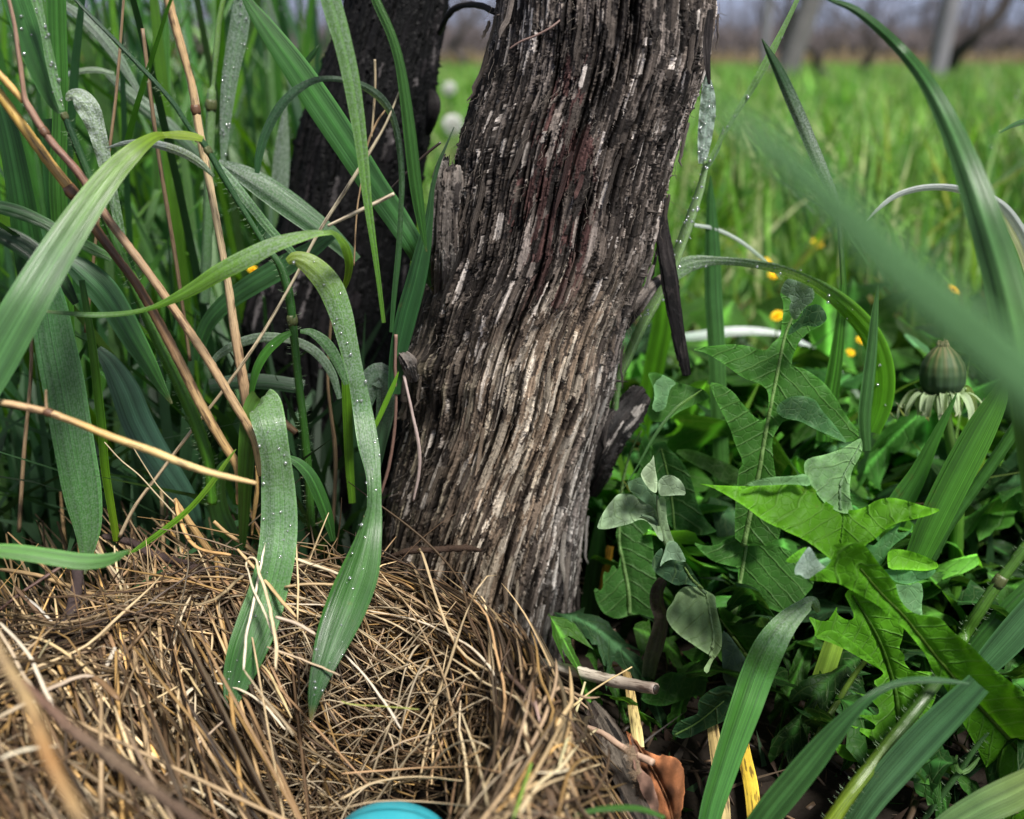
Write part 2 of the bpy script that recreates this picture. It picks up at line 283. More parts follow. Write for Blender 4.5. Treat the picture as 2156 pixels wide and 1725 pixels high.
# ================================================================ bark
def bark_field(NT, NS, Lm, circ, seed, palette, n_plates=(260, 900, 2600), tmax=1.0, cracks=260, wander=1.0):
    """relief (metres) and colour of shredding bark on an NT x NS sheet, fibres running along the first axis"""
    rs = np.random.RandomState(seed); H = np.zeros((NT, NS), np.float32); Cc = np.zeros((NT, NS, 3), np.float32); Tn = np.ones((NT, NS), np.float32)
    dt, ds = Lm/NT, circ/NS
    tt0, ss0 = np.mgrid[0:NT, 0:NS]; base = palette(tt0/NT, ss0/NS, rs.rand(NT, NS)*0+.5, 0); Cc[:] = base*.3
    low = rs.randn(NT//40+2, NS//30+2); ti = np.linspace(0, low.shape[0]-1.001, NT); si = np.linspace(0, low.shape[1]-1.001, NS)
    def up(a, n, m):
        i = np.linspace(0, a.shape[0]-1.001, n); j = np.linspace(0, a.shape[1]-1.001, m); i0 = i.astype(int); j0 = j.astype(int); fi = (i-i0)[:, None]; fj = (j-j0)[None]
        return (a[i0][:, j0]*(1-fi)*(1-fj)+a[i0+1][:, j0]*fi*(1-fj)+a[i0][:, j0+1]*(1-fi)*fj+a[i0+1][:, j0+1]*fi*fj)
    H += up(low, NT, NS).astype(np.float32)*.0004*tmax
    for lev, (n, (l0, l1), (w0, w1), th) in enumerate(zip(n_plates, ((.02, .07), (.009, .04), (.004, .018)), ((.0045, .011), (.0018, .005), (.0006, .0018)), (.0010, .0006, .0004))):
        for _ in range(n):
            L = rs.uniform(l0, l1)*rs.uniform(.6, 1.2); W = rs.uniform(w0, w1); r0 = rs.randint(-40, NT); nr = max(4, int(L/dt)); a, b = max(0, r0), min(NT, r0+nr)
            if b-a < 3: continue
            rr = np.arange(a, b); q = (rr-r0)/nr*2-1; hw = W/ds/2*np.clip(1-np.abs(q)**rs.uniform(3, 12), 0, 1)**.5
            hw = hw*(1+.3*np.cumsum(rs.randn(len(rr)))/math.sqrt(len(rr))); s0 = rs.randint(0, NS)+np.cumsum(rs.randn(len(rr)))*.02*wander+rs.uniform(-.03, .03)*(rr-r0)
            m = int(hw.max())+2; off = np.arange(-m, m+1); x = off[None]; jag = np.interp(rr, rr[::max(1, len(rr)//5)], rs.randn(len(rr[::max(1, len(rr)//5)])))[:, None]*.7+np.repeat(rs.randn(len(rr)//5+1), 5)[:len(rr), None]*.35
            end = (rs.rand(1, 2*m+1)**2*max(3, nr*.16)).astype(int); inside = (np.abs(x+jag) < hw[:, None]) & ((rr-a)[:, None] >= end) & ((b-1-rr)[:, None] >= end[:, ::-1])
            cols = (s0[:, None].astype(int)+x) % NS; rows = np.broadcast_to(rr[:, None], cols.shape)
            if inside.sum() < 6: continue
            ri, ci = rows[inside], cols[inside]; u = np.broadcast_to(rr[:, None]*0+x/np.maximum(hw[:, None], 1), cols.shape)[inside]; qq = np.broadcast_to(q[:, None], cols.shape)[inside]
            hb = H[ri, ci]; hb = .35*np.median(hb)+.45*hb; t_ = th*rs.uniform(.5, 1.7)*tmax
            H[ri, ci] = hb+t_*(.75+.3*np.abs(u)**3+.6*np.clip(np.abs(qq)-.85, 0, 1))
            pc = palette(np.full(1, (r0+nr/2)/NT), np.full(1, (s0.mean()/NS) % 1), np.array([rs.rand()]), lev+1)[0]
            Cc[ri, ci] = pc*rs.uniform(.7, 1.35)
    H -= np.percentile(H, 55)
    # long splits between the strips
    for _ in range(cracks):
        L = rs.uniform(.008, .05); r0 = rs.randint(-20, NT); nr = int(L/dt); a, b = max(0, r0), min(NT, r0+nr)
        if b-a < 4: continue
        rr = np.arange(a, b); q = (rr-r0)/nr*2-1; hw = rs.uniform(.0002, .00075)/ds*(1-q**2); s0 = rs.randint(0, NS)+np.cumsum(rs.randn(len(rr)))*.04+rs.uniform(-.04, .04)*(rr-r0)
        m = int(hw.max())+2; x = np.arange(-m, m+1)[None]; g = np.clip(1-np.abs(x)/np.maximum(hw[:, None], .6), 0, 1); cols = (s0[:, None].astype(int)+x) % NS; rows = np.broadcast_to(rr[:, None], cols.shape)
        ok = g > 0; np.subtract.at(H, (rows[ok], cols[ok]), g[ok]*rs.uniform(.0012, .0045)*tmax)
        Cc[rows[ok], cols[ok]] *= .4
    # fibres
    for k, (ft, amp) in enumerate(((34, .00014), (90, .00017), (16, .00008))):
        F = rs.randn(NT//ft+2, NS+2); F[:, 1:-1] = (F[:, :-2]+F[:, 2:])*.25+F[:, 1:-1]*.6
        F = up(F, NT, NS).astype(np.float32); H += F*amp*(.5+.5*tmax); Tn *= 1+F*.27
    Cc *= np.clip(Tn, .25, 2.3)[..., None]
    return H, Cc
def trunk_mesh(left, right, Yaxis, v0, v1, NT, NS, seed, palette, twist=0, tmax=1.0, flat=.85, bulge=None, **kw):
    """trunk whose silhouette runs through the left / right (v, u) tables; ring axis stands at depth Yaxis(v)"""
    vv = np.linspace(v0, v1, NT); lv, lu = zip(*left); rv, ru = zip(*right)
    def sm(x): k = np.hanning(NT//14*2+1); k /= k.sum(); return np.convolve(np.pad(x, len(k)//2, mode='edge'), k, 'valid')
    uL, uR = sm(np.interp(vv, lv, lu)), sm(np.interp(vv, rv, ru)); Yc = np.array([Yaxis(v) for v in vv])
    c, z = PA(np.stack([(uL+uR)/2, vv, Yc], 1)); r = (uR-uL)/2*z/K
    ax = unit(np.gradient(c, axis=0)); bx = np.array([1., 0, 0]); by = unit(np.cross(np.tile(bx, (NT, 1)), ax)); by *= np.sign(by[:, 1:2])
    ph = (np.arange(NS)/NS*2-1)*math.pi          # 0 = towards the camera
    Lm = np.linalg.norm(np.diff(c, axis=0), axis=1).sum(); circ = 2*math.pi*r.mean()
    H, Cc = bark_field(NT, NS, Lm, circ, seed, palette, tmax=tmax, **kw)
    tw = (np.interp(vv, *zip(*twist)) if twist else np.zeros(NT))[:, None]
    PH = ph[None]+tw
    if bulge is not None: H = H+bulge(vv[:, None], np.sin(PH), np.cos(PH))
    rad = r[:, None]+H-.0004*tmax
    V = c[:, None]+rad[..., None]*np.sin(PH)[..., None]*bx-rad[..., None]*flat*np.cos(PH)[..., None]*by[:, None]
    st = np.stack(np.broadcast_arrays((np.arange(NS)/NS)[None], np.linspace(0, Lm, NT)[:, None], np.zeros((1, 1))), -1).reshape(-1, 3)
    mb = MB(); mb.add(V.reshape(-1, 3), grid_faces(NT, NS, True)[:, ::-1], np.concatenate([Cc.reshape(-1, 3), np.zeros((NT*NS, 1))], 1), st)
    return mb, (vv, c, r, bx, by, PH)

EL = [(-140, 1060), (0, 1041), (100, 1030), (200, 1002), (250, 985), (300, 966), (350, 962), (400, 955), (500, 930), (560, 908), (600, 893), (650, 882), (700, 876), (740, 862), (760, 848), (800, 858), (850, 862), (900, 850), (1000, 820), (1100, 806), (1200, 803), (1300, 812), (1400, 830), (1600, 820)]
ER = [(-140, 1512), (0, 1506), (50, 1502), (100, 1494), (150, 1480), (200, 1463), (250, 1446), (300, 1430), (350, 1412), (400, 1400), (450, 1393), (500, 1383), (570, 1366), (600, 1350), (650, 1325), (700, 1311), (800, 1302), (850, 1285), (900, 1264), (1000, 1247), (1100, 1229), (1200, 1220), (1300, 1208), (1400, 1196), (1600, 1210)]
def mk_palette(table):
    def pal(t, s, rnd, lev):
        t, s, rnd = np.broadcast_arrays(np.asarray(t, float), np.asarray(s, float), np.asarray(rnd, float))
        return table(t, s, rnd, lev)
    return pal
def main_table(t, s, rnd, lev):
    v = -140+t*1740; x = np.sin((s*2-1)*math.pi); out = np.zeros(t.shape+(3,))
    low = 1/(1+np.exp(-(v-(620-60*x))/35)); rt = 1/(1+np.exp(-(x+.28)/.16))*(1/(1+np.exp((x-.72)/.1)))
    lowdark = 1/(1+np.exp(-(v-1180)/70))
    up_c = np.where(rnd[..., None] < .42, [.022, .019, .017], np.where(rnd[..., None] < .78, [.072, .062, .054], np.where(rnd[..., None] < .92, [.14, .124, .112], [.29, .27, .25])))
    redz = np.exp(-((x+.18-(v-350)/1400)/.28)**2)*np.exp(-((v-370)/230)**4)
    up_c = np.where(((redz > .3) & ((rnd*7.3) % 1 < .34))[..., None], [.062, .036, .033], up_c)
    tan_c = np.where(rnd[..., None] < .22, [.07, .054, .043], np.where(rnd[..., None] < .66, [.205, .155, .115], np.where(rnd[..., None] < .88, [.29, .245, .195], [.37, .32, .265])))
    dk_c = np.where(rnd[..., None] < .45, [.028, .023, .02], np.where(rnd[..., None] < .8, [.08, .064, .052], np.where(rnd[..., None] < .93, [.16, .135, .10], [.32, .28, .25])))
    gr_c = np.where(rnd[..., None] < .4, [.035, .031, .03], np.where(rnd[..., None] < .8, [.115, .10, .096], [.27, .25, .24]))
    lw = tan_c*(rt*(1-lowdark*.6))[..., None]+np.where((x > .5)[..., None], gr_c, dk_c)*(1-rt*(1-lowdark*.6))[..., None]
    lw = lw**1.15*1.68*np.array([.94, .96, .95]); up_c = up_c**1.12*1.75*np.array([1.02, .98, .96])
    out = up_c*(1-low)[..., None]+lw*low[..., None]
    return out
def bulge_main(v, sx, cx):
    f = np.clip(cx, 0, 1)
    b = .0015*np.exp(-((v-585+40*sx)/38)**2)*f*(.6+.4*np.sin(sx*11+v*.02))*(1/(1+np.exp((sx-.25)/.1)))
    b = b+.0016*np.exp(-((v-745)/40)**2)*np.clip(-sx, 0, 1)*(1+.4*np.sin(v*.09+sx*9))
    b = b-.0014*np.exp(-((sx+.42-(v-900)/2600)/.07)**2)*(1/(1+np.exp(-(v-640)/60)))
    return b
Y_TR = .292
def yax(v): return Y_TR+.000012*(v-700)
vine = empty('vine_trunk', tuple(P(1010, 1600, Y_TR)))
tag(vine, 'thick grey brown vine trunk with shredding bark, the large one rising from behind the nest', 'vine trunk')
mb, TI = trunk_mesh(EL, ER, yax, -140, 1600, 1250, 960, 7, mk_palette(main_table), twist=[(-140, .05), (500, .1), (800, 0), (1000, -.14), (1300, -.42), (1600, -.6)], bulge=bulge_main,
                    n_plates=(260, 1500, 8500), cracks=1200, tmax=.98)
mb.build('trunk', 'bark', vine)
def surf(v, phi, lift=0.0):
    """a point on the main trunk's bark; phi 0 faces the camera"""
    vv, c, r, bx, by, _ = TI; i = int(np.clip(np.searchsorted(vv, v), 0, len(vv)-1)); rr = r[i]+lift
    return c[i]+rr*math.sin(phi)*bx-rr*.85*math.cos(phi)*by[i]
# loose strips that peel away from the bark
rs = np.random.RandomState(21)
for i in range(60):
    v0 = rs.uniform(-20, 1250); ph = rs.uniform(-1.45, 1.45) if i % 3 else rs.choice([-1, 1])*rs.uniform(1.2, 1.6); L = rs.uniform(35, 120); n = 9
    pts = [surf(v0+L*k/(n-1), ph+.03*math.sin(i)*k/(n-1)+.004*math.sin(k*.9+i), .0008+.0018*(abs(k/(n-1)-.15))**1.5*rs.uniform(.6, 1.6)) for k in range(n)]
    pal = main_table(np.array([(v0+140)/1740]), np.array([(ph/math.pi+1)/2]), np.array([rs.uniform(.1, .9)]), 1)[0]*rs.uniform(.5, 1.0)
    wdt = rs.uniform(.0005, .0015)*np.interp(np.linspace(0, 1, n), [0, .1, .8, 1], [.6, 1, .9, .25])
    ribbon(MB(), np.array(pts), wdt, pal, fold=.5, m=5, seed=i).build('bark_strip', 'bark', vine)
# hair fine fibres standing off the bark
fb = MB()
for i in range(260):
    v0 = rs.uniform(-20, 1350); ph = rs.uniform(-1.5, 1.5); L = rs.uniform(10, 45); k = np.linspace(0, 1, 6)
    pts = [surf(v0+L*q, ph+rs.uniform(-.02, .02)+.05*q*math.sin(i), .0008+.0022*q*q*rs.uniform(.2, 1)) for q in k]
    tube(fb, pts, .00007, np.array([.2, .17, .14])*rs.uniform(.5, 1.6), 3, seed=i)
tag(fb.build('bark_fibres', 'bark', vine), kind='stuff')

def rough_limb(name, pts, radii_px, seed, rgbs, parent, NT=220, NS=120, tmax=.8, flat=.6, ragged=0, plates=None, ncr=None):
    """a limb with the same shredding bark along (u, v, Y) points"""
    a = np.array([list(p)+[r] for p, r in zip(pts, radii_px)], float); c3, z = PA(a[:, :3]); q = spline(np.concatenate([c3, (a[:, 3]*z/K)[:, None]], 1), NT)
    c, r = q[:, :3], q[:, 3]; t = unit(np.gradient(c, axis=0)); look = unit(c-np.array([0, 0, CAM_H])); A = unit(np.cross(look, t)); B = np.cross(t, A); B *= np.sign((B*look).sum(1))[:, None]
    rs = np.random.RandomState(seed); rgbs = np.array(rgbs)
    def tb(t_, s, rnd, lev): return rgbs[np.clip((rnd*len(rgbs)).astype(int), 0, len(rgbs)-1)]
    Lm = np.linalg.norm(np.diff(c, axis=0), axis=1).sum(); H, Cc = bark_field(NT, NS, Lm, 2*math.pi*r.mean(), seed, mk_palette(tb), n_plates=plates or tuple(int(x*Lm*r.mean()*6.28/.045) for x in (420, 1500, 4200)), tmax=tmax, cracks=int(520*Lm*r.mean()*6.28/.045)); H = np.clip(H, -.25*r[:, None], .3*r[:, None])
    if ragged:
        k = np.cumsum(rs.randn(NS)); k = (k-k.min())/(np.ptp(k)+1e-9); sh = (k*ragged*NT).astype(int)   # torn end
    ph = (np.arange(NS)/NS*2-1)*math.pi; rad = r[:, None]+H; rad[0] *= .3; rad[-1] *= .3
    V = c[:, None]+rad[..., None]*np.sin(ph)[None, :, None]*A[:, None]-rad[..., None]*flat*np.cos(ph)[None, :, None]*B[:, None]
    if ragged:
        for j in range(NS): V[:sh[j]+1, j] = V[sh[j]+1, j]*.75+c[sh[j]+1]*.25
    st = np.stack(np.broadcast_arrays((np.arange(NS)/NS)[None], np.linspace(0, Lm, NT)[:, None], np.zeros((1, 1))), -1).reshape(-1, 3)
    mb = MB(); mb.add(V.reshape(-1, 3), grid_faces(NT, NS, True), np.concatenate([Cc.reshape(-1, 3), np.zeros((NT*NS, 1))], 1), st)
    return mb.build(name, 'bark', parent)
BK = [[.009, .008, .008], [.016, .013, .013], [.03, .025, .024]]
GB = [[.05, .042, .038], [.085, .07, .06], [.14, .12, .105], [.2, .18, .16]]
rough_limb('upper_trunk', [(1285, -112, .282), (1300, -250, .282), (1325, -420, .284), (1360, -640, .288)], [227, 222, 212, 190], 42, [[.03, .026, .024], [.10, .085, .074], [.19, .165, .15]], vine, NT=320, NS=300, flat=.85, tmax=1.0)
rough_limb('branch_stub', [(948, 322, .274), (944, 380, .272), (938, 450, .272), (935, 540, .275), (930, 640, .284)], [18, 31, 30, 30, 20], 31, GB, vine, flat=.8, ragged=.12)
tag(rough_limb('broken_branch', [(1362, 822, .30), (1325, 868, .296), (1290, 915, .292), (1262, 975, .292), (1240, 1040, .297)], [26, 34, 33, 30, 16], 32, BK+[[.02, .018, .018], [.3, .27, .25]], vine, flat=.45, ragged=.06), 'black splintered stub with whitish flecks')
tag(rough_limb('hanging_bark', [(1399, 385, .288), (1393, 450, .286), (1400, 520, .285), (1412, 600, .284), (1426, 690, .283), (1446, 792, .282)], [4, 12, 15, 17, 14, 9], 33, BK, vine, NS=60, flat=.3, tmax=.4), 'long black strip of bark hanging free')
rough_limb('hanging_bark', [(1496, 20, .268), (1490, 90, .266), (1491, 140, .265), (1494, 178, .265)], [5, 9, 6, 3], 34, BK, vine, NT=100, NS=50, flat=.4, tmax=.4)
rough_limb('peeling_slab', [(1398, 582, .290), (1372, 605, .286), (1345, 640, .285), (1312, 690, .288)], [6, 12, 15, 9], 35, GB, vine, NT=120, NS=60, flat=.35, tmax=.5)
rough_limb('bark_tuft', [(842, 742, .262), (858, 762, .261), (872, 800, .266)], [10, 16, 10], 36, GB, vine, NT=90, NS=70, flat=.6, tmax=.7, ragged=.2)

def black_table(t, s, rnd, lev):  # wet bark, with the shade on the rear trunk put into the colour
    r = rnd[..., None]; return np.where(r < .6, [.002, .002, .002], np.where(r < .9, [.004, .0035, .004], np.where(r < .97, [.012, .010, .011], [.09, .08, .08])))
E2L = [(-140, 745), (0, 728), (100, 692), (180, 655), (260, 628), (350, 612), (420, 600), (500, 575), (560, 548), (620, 515), (700, 500), (800, 520), (900, 560), (1100, 590), (1400, 600)]
E2R = [(-140, 952), (0, 946), (60, 935), (100, 926), (200, 917), (250, 917), (290, 905), (350, 890), (420, 880), (500, 868), (600, 858), (700, 850), (800, 845), (900, 850), (1100, 850), (1400, 850)]
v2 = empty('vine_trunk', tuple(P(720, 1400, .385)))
tag(v2, 'dark wet vine trunk, shade put into its colour, standing behind and left of the thick trunk', 'vine trunk')
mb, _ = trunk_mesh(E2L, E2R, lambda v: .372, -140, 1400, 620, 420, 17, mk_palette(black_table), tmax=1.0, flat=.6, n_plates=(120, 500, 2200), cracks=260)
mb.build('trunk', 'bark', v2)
rough_limb('upper_trunk', [(848, -112, .372), (862, -260, .372), (885, -430, .374), (915, -640, .376)], [103, 104, 98, 80], 38, [[.005, .004, .005], [.01, .008, .009], [.03, .026, .027]], v2, NT=260, NS=150, flat=.6, tmax=1.0)  # wet bark darkened for shade like the trunk below it
rough_limb('side_knob', [(905, 190, .36), (912, 215, .355), (908, 250, .355), (900, 285, .36)], [6, 14, 12, 5], 37, BK, v2, NT=60, NS=50, flat=.7, tmax=.6)
tb_ = MB(); q, z = PA([(925, 70, .36), (940, 38, .345), (962, 16, .335), (990, 10, .325), (1018, 14, .312), (1042, 26, .30)]); tube(tb_, spline(q, 24), .0009, C['black'], 7, .1, 3)
tag(tb_.build('arched_twig', 'bark'), 'thin black twig arching between the two vine trunks', 'twig')

fb_ = empty('fallen_bark', tuple(P(1330, 1725, .2))); tag(fb_, 'dark rotten bark chunk on the ground between the nest and the torn brown leaf', 'bark chunk')
rough_limb('chunk', [(1235, 1470, .246), (1270, 1545, .236), (1305, 1620, .226), (1345, 1700, .216), (1390, 1790, .206)], [12, 34, 42, 40, 22], 41, [[.012, .01, .009], [.03, .022, .018], [.05, .04, .032], [.09, .075, .06]], fb_, NT=160, NS=120, flat=.7, tmax=1.0, ragged=.1)

# ================================================================ far setting: field, dead grass, woods, vineyard
def field(name, n, xr, yr, hr, wr, cols, seed, mat='field_grass', keep=None, lean=.35, segs=5, kind='stuff', sp=.2, dens=1.0, yp=1.0):
    rs = np.random.RandomState(seed); y = yr[0]+(yr[1]-yr[0])*rs.rand(n)**yp
    x = rs.uniform(xr[0], xr[1], n) if not callable(xr) else xr(y, rs.rand(n))
    h = rs.uniform(hr[0], hr[1], n)*(1+.25*noise2(x, y, seed+9, 6)); a = rs.uniform(0, 2*math.pi, n); ln = rs.rand(n)**1.5*lean*h*2.2
    if keep is not None:
        top = np.stack([x+np.cos(a)*ln, y+np.sin(a)*ln, h], 1)
        k = keep(x, y, h, top); x, y, h, a, ln = x[k], y[k], h[k], a[k], ln[k]; n = len(x)
    z0 = height(x, y); q = np.linspace(0, 1, segs); wd = rs.uniform(wr[0], wr[1], n)
    cx = x[:, None]+np.cos(a)[:, None]*ln[:, None]*q**2; cy = y[:, None]+np.sin(a)[:, None]*ln[:, None]*q**2
    droop = rs.rand(n)[:, None]**3*.5; cz = z0[:, None]-.01+h[:, None]*(q-droop*q**3.2)
    f = rs.uniform(-.9, .9, n)[:, None]; ax, ay = np.cos(f), np.sin(f)
    ww = wd[:, None]*np.interp(q, [0, .3, .75, 1], [.6, 1, .7, .04])*.5
    v = np.stack([np.stack([cx-ax*ww, cy-ay*ww, cz], -1), np.stack([cx+ax*ww, cy+ay*ww, cz], -1)], 2).reshape(-1, 3)
    c0 = np.array([cc(k) for k in cols])[rs.randint(0, len(cols), n)]*rs.uniform(1-sp*2, 1+sp*2, (n, 1)); c0 = c0*(1+.45*noise2(x, y, seed+3, 4))[:, None]
    b = (np.arange(n)*segs*2)[:, None]+(np.arange(segs-1)*2)[None]; fc = np.stack([b, b+1, b+3, b+2], -1).reshape(-1, 4)
    st = np.stack(np.broadcast_arrays(np.array([0, 1.])[None, None], (cz-z0[:, None])[..., None], rs.rand(n)[:, None, None]), -1).reshape(-1, 3)
    mb = MB(); mb.add(v, fc, np.concatenate([np.repeat(c0, segs*2, 0), np.zeros((n*segs*2, 1))], 1), st)
    return tag(mb.build(name, mat), kind=kind)
def px(x, y, z):
    f = y*CP-(z-CAM_H)*SP; uu = y*SP+(z-CAM_H)*CP; return 1078+x/f*K, 862.5-uu/f*K
def wedge(y, r): return (r*2-1)*y*.62
GR = [(.15, .36, .035), (.10, .28, .035), (.19, .42, .04), (.06, .19, .03), (.22, .40, .09), (.34, .40, .17)]
def keep_view(x, y, h, top):
    u, v = px(x, y, h); return ~((u > 880) & (u < 1060) & (y < 1.3) & (v < 330))
field('grass', 5200, wedge, (.85, 3.0), (.09, .155), (.003, .0065), GR, 1, keep=keep_view, yp=1.3)
field('grass', 36000, wedge, (3.0, 14.0), (.10, .17), (.005, .011), GR, 2, yp=1.5, segs=4)
field('grass', 15000, wedge, (14.0, 34.0), (.12, .20), (.012, .025), GR, 3, segs=3)
field('dry_grass', 7000, wedge, (20.0, 44.0), (.25, .55), (.02, .05), [(.30, .21, .12), (.22, .15, .09), (.35, .26, .15)], 4, segs=3)
field('dead_leaves', 700, wedge, (.9, 3.5), (.03, .09), (.003, .006), [(.28, .2, .11), (.2, .13, .07)], 5, lean=1.2)
def keep_right(x, y, h, top):
    u, v = px(x, y, h); u2, v2 = px(top[:, 0], top[:, 1], top[:, 2]); return (x > .02) & (v2 > 540+(y < .5)*230)
field('weeds', 14000, (.02, .75), (.36, 1.15), (.02, .085), (.002, .006), [(.09, .22, .025), (.05, .13, .03), (.12, .24, .04), (.03, .09, .025), (.16, .24, .04), (.2, .13, .07)], 6, keep=keep_right, lean=.6, yp=1.3)
field('grass', 3200, (-.1, .9), (.62, 1.2), (.06, .14), (.0025, .005), GR, 12, keep=lambda x, y, h, t: (px(t[:, 0], t[:, 1], t[:, 2])[0] > 1250) | (y > .95), lean=.5)
# tall grass thicket on the left
def keep_left(x, y, h, top):
    u, v = px(x, y, .1); u2, v2 = px(top[:, 0], top[:, 1], top[:, 2]); return (u < 830) & (u2 < 700) & ~((v2 < 230) & (u2 > 560) & (y < .8) & (x*1000 % 1 > .15))
LG = [(.055, .19, .03), (.08, .25, .03), (.04, .13, .04), (.12, .31, .02), (.03, .11, .03), (.13, .27, .08)]
field('tall_grass', 1000, (-.42, .02), (.45, .95), (.14, .34), (.003, .008), LG, 8, keep=keep_left, mat='grass_blade', segs=9, lean=.4)
field('tall_grass', 290, (-.24, -.02), (.335, .45), (.10, .30), (.0022, .006), LG, 9, keep=lambda x, y, h, t: (px(t[:, 0], t[:, 1], t[:, 2])[0] < 600) & (px(x, y, .1)[0] < 560), mat='grass_blade', segs=11, lean=.45)
field('undergrowth', 1300, (-.24, .03), (.30, .42), (.03, .11), (.002, .006), [(.02, .06, .02), (.03, .09, .03), (.015, .04, .015)], 10, keep=lambda x, y, h, t: (px(x, y, .02)[0] < 780) & (px(t[:, 0], t[:, 1], t[:, 2])[0] < 840), lean=.5)
field('undergrowth', 1500, (.03, .36), (.30, .46), (.02, .07), (.003, .009), [(.025, .09, .02), (.04, .13, .02), (.06, .17, .02), (.03, .07, .03)], 11, lean=.4,
      keep=lambda x, y, h, t: (px(x, y, h)[1] > 1000) & (px(t[:, 0], t[:, 1], t[:, 2])[1] > 990) & (np.hypot(x+.047, y-.19) > .085))
field('ground_cover', 900, (.02, .26), (.20, .31), (.006, .018), (.001, .0035), [(.02, .06, .015), (.03, .09, .02), (.05, .03, .02), (.09, .06, .035)], 13, lean=1.2, keep=lambda x, y, h, t: np.hypot(x+.053, y-.188) > .078)

field('grass', 420, (.04, .40), (.31, .62), (.05, .13), (.0022, .005), GR, 14, keep=lambda x, y, h, t: px(t[:, 0], t[:, 1], t[:, 2])[1] > 640, lean=.35, mat='grass_blade', segs=8)
rs = np.random.RandomState(40)
def stick(mb, p, d, L, r, rgb, depth, rs, sides=3, n=5):
    q = [np.array(p, float)]; d = unit(np.array(d, float))
    for i in range(n):
        d = unit(d+rs.randn(3)*.12); q.append(q[-1]+d*L/n)
    tube(mb, q, np.linspace(r, r*.45, n+1), rgb, sides)
    if depth > 0:
        for k in range(rs.randint(2, 5)):
            i = rs.randint(1, n+1); dd = unit(d+rs.randn(3)*.6+np.array([0, 0, .15])); stick(mb, q[i], dd, L*rs.uniform(.35, .6), r*.45, rgb, depth-1, rs, sides, 4)
wd = MB()
for i in range(900):
    y = rs.uniform(30, 60); stick(wd, (rs.uniform(-.62, .62)*y, y, rs.uniform(0, 1.6)), (rs.randn()*.7, 0, .6), rs.uniform(.5, 1.6), .012, np.array([.06, .05, .05]), 1, rs)
for i in range(620):
    y = rs.uniform(48, 95); x = rs.uniform(-.62, .62)*y; hgt = rs.uniform(2.2, 6.2)*(y/70)
    stick(wd, (x, y, -.1), (rs.randn()*.08, 0, 1), hgt, rs.uniform(.03, .09), np.array([.085, .07, .07])*rs.uniform(.6, 1.5), 2, rs)
for i in range(4600):
    y = rs.uniform(46, 90); x = rs.uniform(-.62, .62)*y; q = [np.array([x, y, 0.])+np.array([rs.randn()*.15*k, 0, k*rs.uniform(.35, .85)*y/72]) for k in range(4)]
    tube(wd, q, [.14, .12, .08, .03], np.array([.075, .062, .062])*rs.uniform(.6, 1.5), 3)
tag(wd.build('woodland', 'post_wood'), kind='stuff')
def post(label, u0, v0, u1, v1, dist, wpx, rgb):
    a = P(u0, v0, dist); b = P(u1, v1, dist); d = (b-a)/np.linalg.norm(b-a); a = a-d*(a[2]+.05)/d[2]; top = a+d*1.75; r = wpx/2*dist/CP/K
    p = empty('vineyard_post', tuple(a)); tag(p, label, 'post', 'posts of the vineyard rows')
    m = MB(); tube(m, spline(np.array([a, a+d*.6, a+d*1.2, top]), 14), r*np.linspace(1.05, .95, 14), rgb, 12, .03, int(u0)); m.build('shaft', 'post_wood', p)
    m = MB(); tube(m, [top-d*.003, top+d*.02], [r*.98, r*.7], rgb*.9, 12); m.build('chamfered_top', 'post_wood', p)
    m = MB()
    for h in (.7,):
        c = a+d*h; tube(m, [c+np.array([math.cos(k/12*6.28), math.sin(k/12*6.28), .02*math.sin(k)])*r*1.12 for k in range(14)], .003, np.array([.2, .2, .21]), 5)
    m.build('wire_loop', 'post_wood', p)
post('tall pale grey post leaning to the right in the field behind', 1962, 195, 2003, 0, 6.2, 34, np.array([.2, .195, .21]))
post('brown grey slanting post nearest the thick trunk in the field behind', 1640, 205, 1708, 0, 5.2, 40, np.array([.13, .125, .12]))
post('thin whitish post far off beside the top of the thick trunk', 1608, 155, 1616, 20, 9.5, 15, np.array([.2, .2, .21]))
def old_vine(label, u, dist, s, sd, dirs):
    r_ = np.random.RandomState(sd); x = (u-1078)/K*dist/CP; e = empty('distant_vine', (x, dist, 0)); tag(e, label, 'vine', 'old vines out in the field')
    rgb = np.array([.055, .045, .042]); q = [np.array([x, dist, -.05])]
    for k in range(6): q.append(q[-1]+np.array([r_.randn()*.05+dirs*.04, r_.randn()*.04, .13*s]))
    m = MB(); tube(m, spline(np.array(q), 18), np.linspace(.05, .03, 18)*s, rgb, 8, .12, sd); m.build('trunk', 'post_wood', e)
    for a in range(3):
        m = MB(); dd = np.array([(-1, 1, .3)[a]*r_.uniform(.6, 1), r_.randn()*.2, r_.uniform(.3, .9)]); stick(m, q[-1] if a < 2 else q[3], dd, .75*s, .022*s, rgb*1.3, 2, r_, 4, 6); m.build('branch', 'post_wood', e)
old_vine('dark vine with crooked arms left of the pale grey post', 1872, 6.6, .95, 1, .7)
old_vine('low gnarled vine between the brown post and the dark vine', 1795, 5.6, .5, 2, -1.2)
old_vine('dark vine close to the foot of the brown grey slanting post', 1668, 6.0, .45, 3, .9)
old_vine('faint vine far off close to the right edge of the view', 2095, 11.0, .9, 4, -.4)
old_vine('faint vine seen right beside the thick trunk top', 1545, 9.0, .9, 5, .6)
old_vine('hazy vine stem seen in the gap between the two trunks', 985, 12.0, .9, 6, .2)

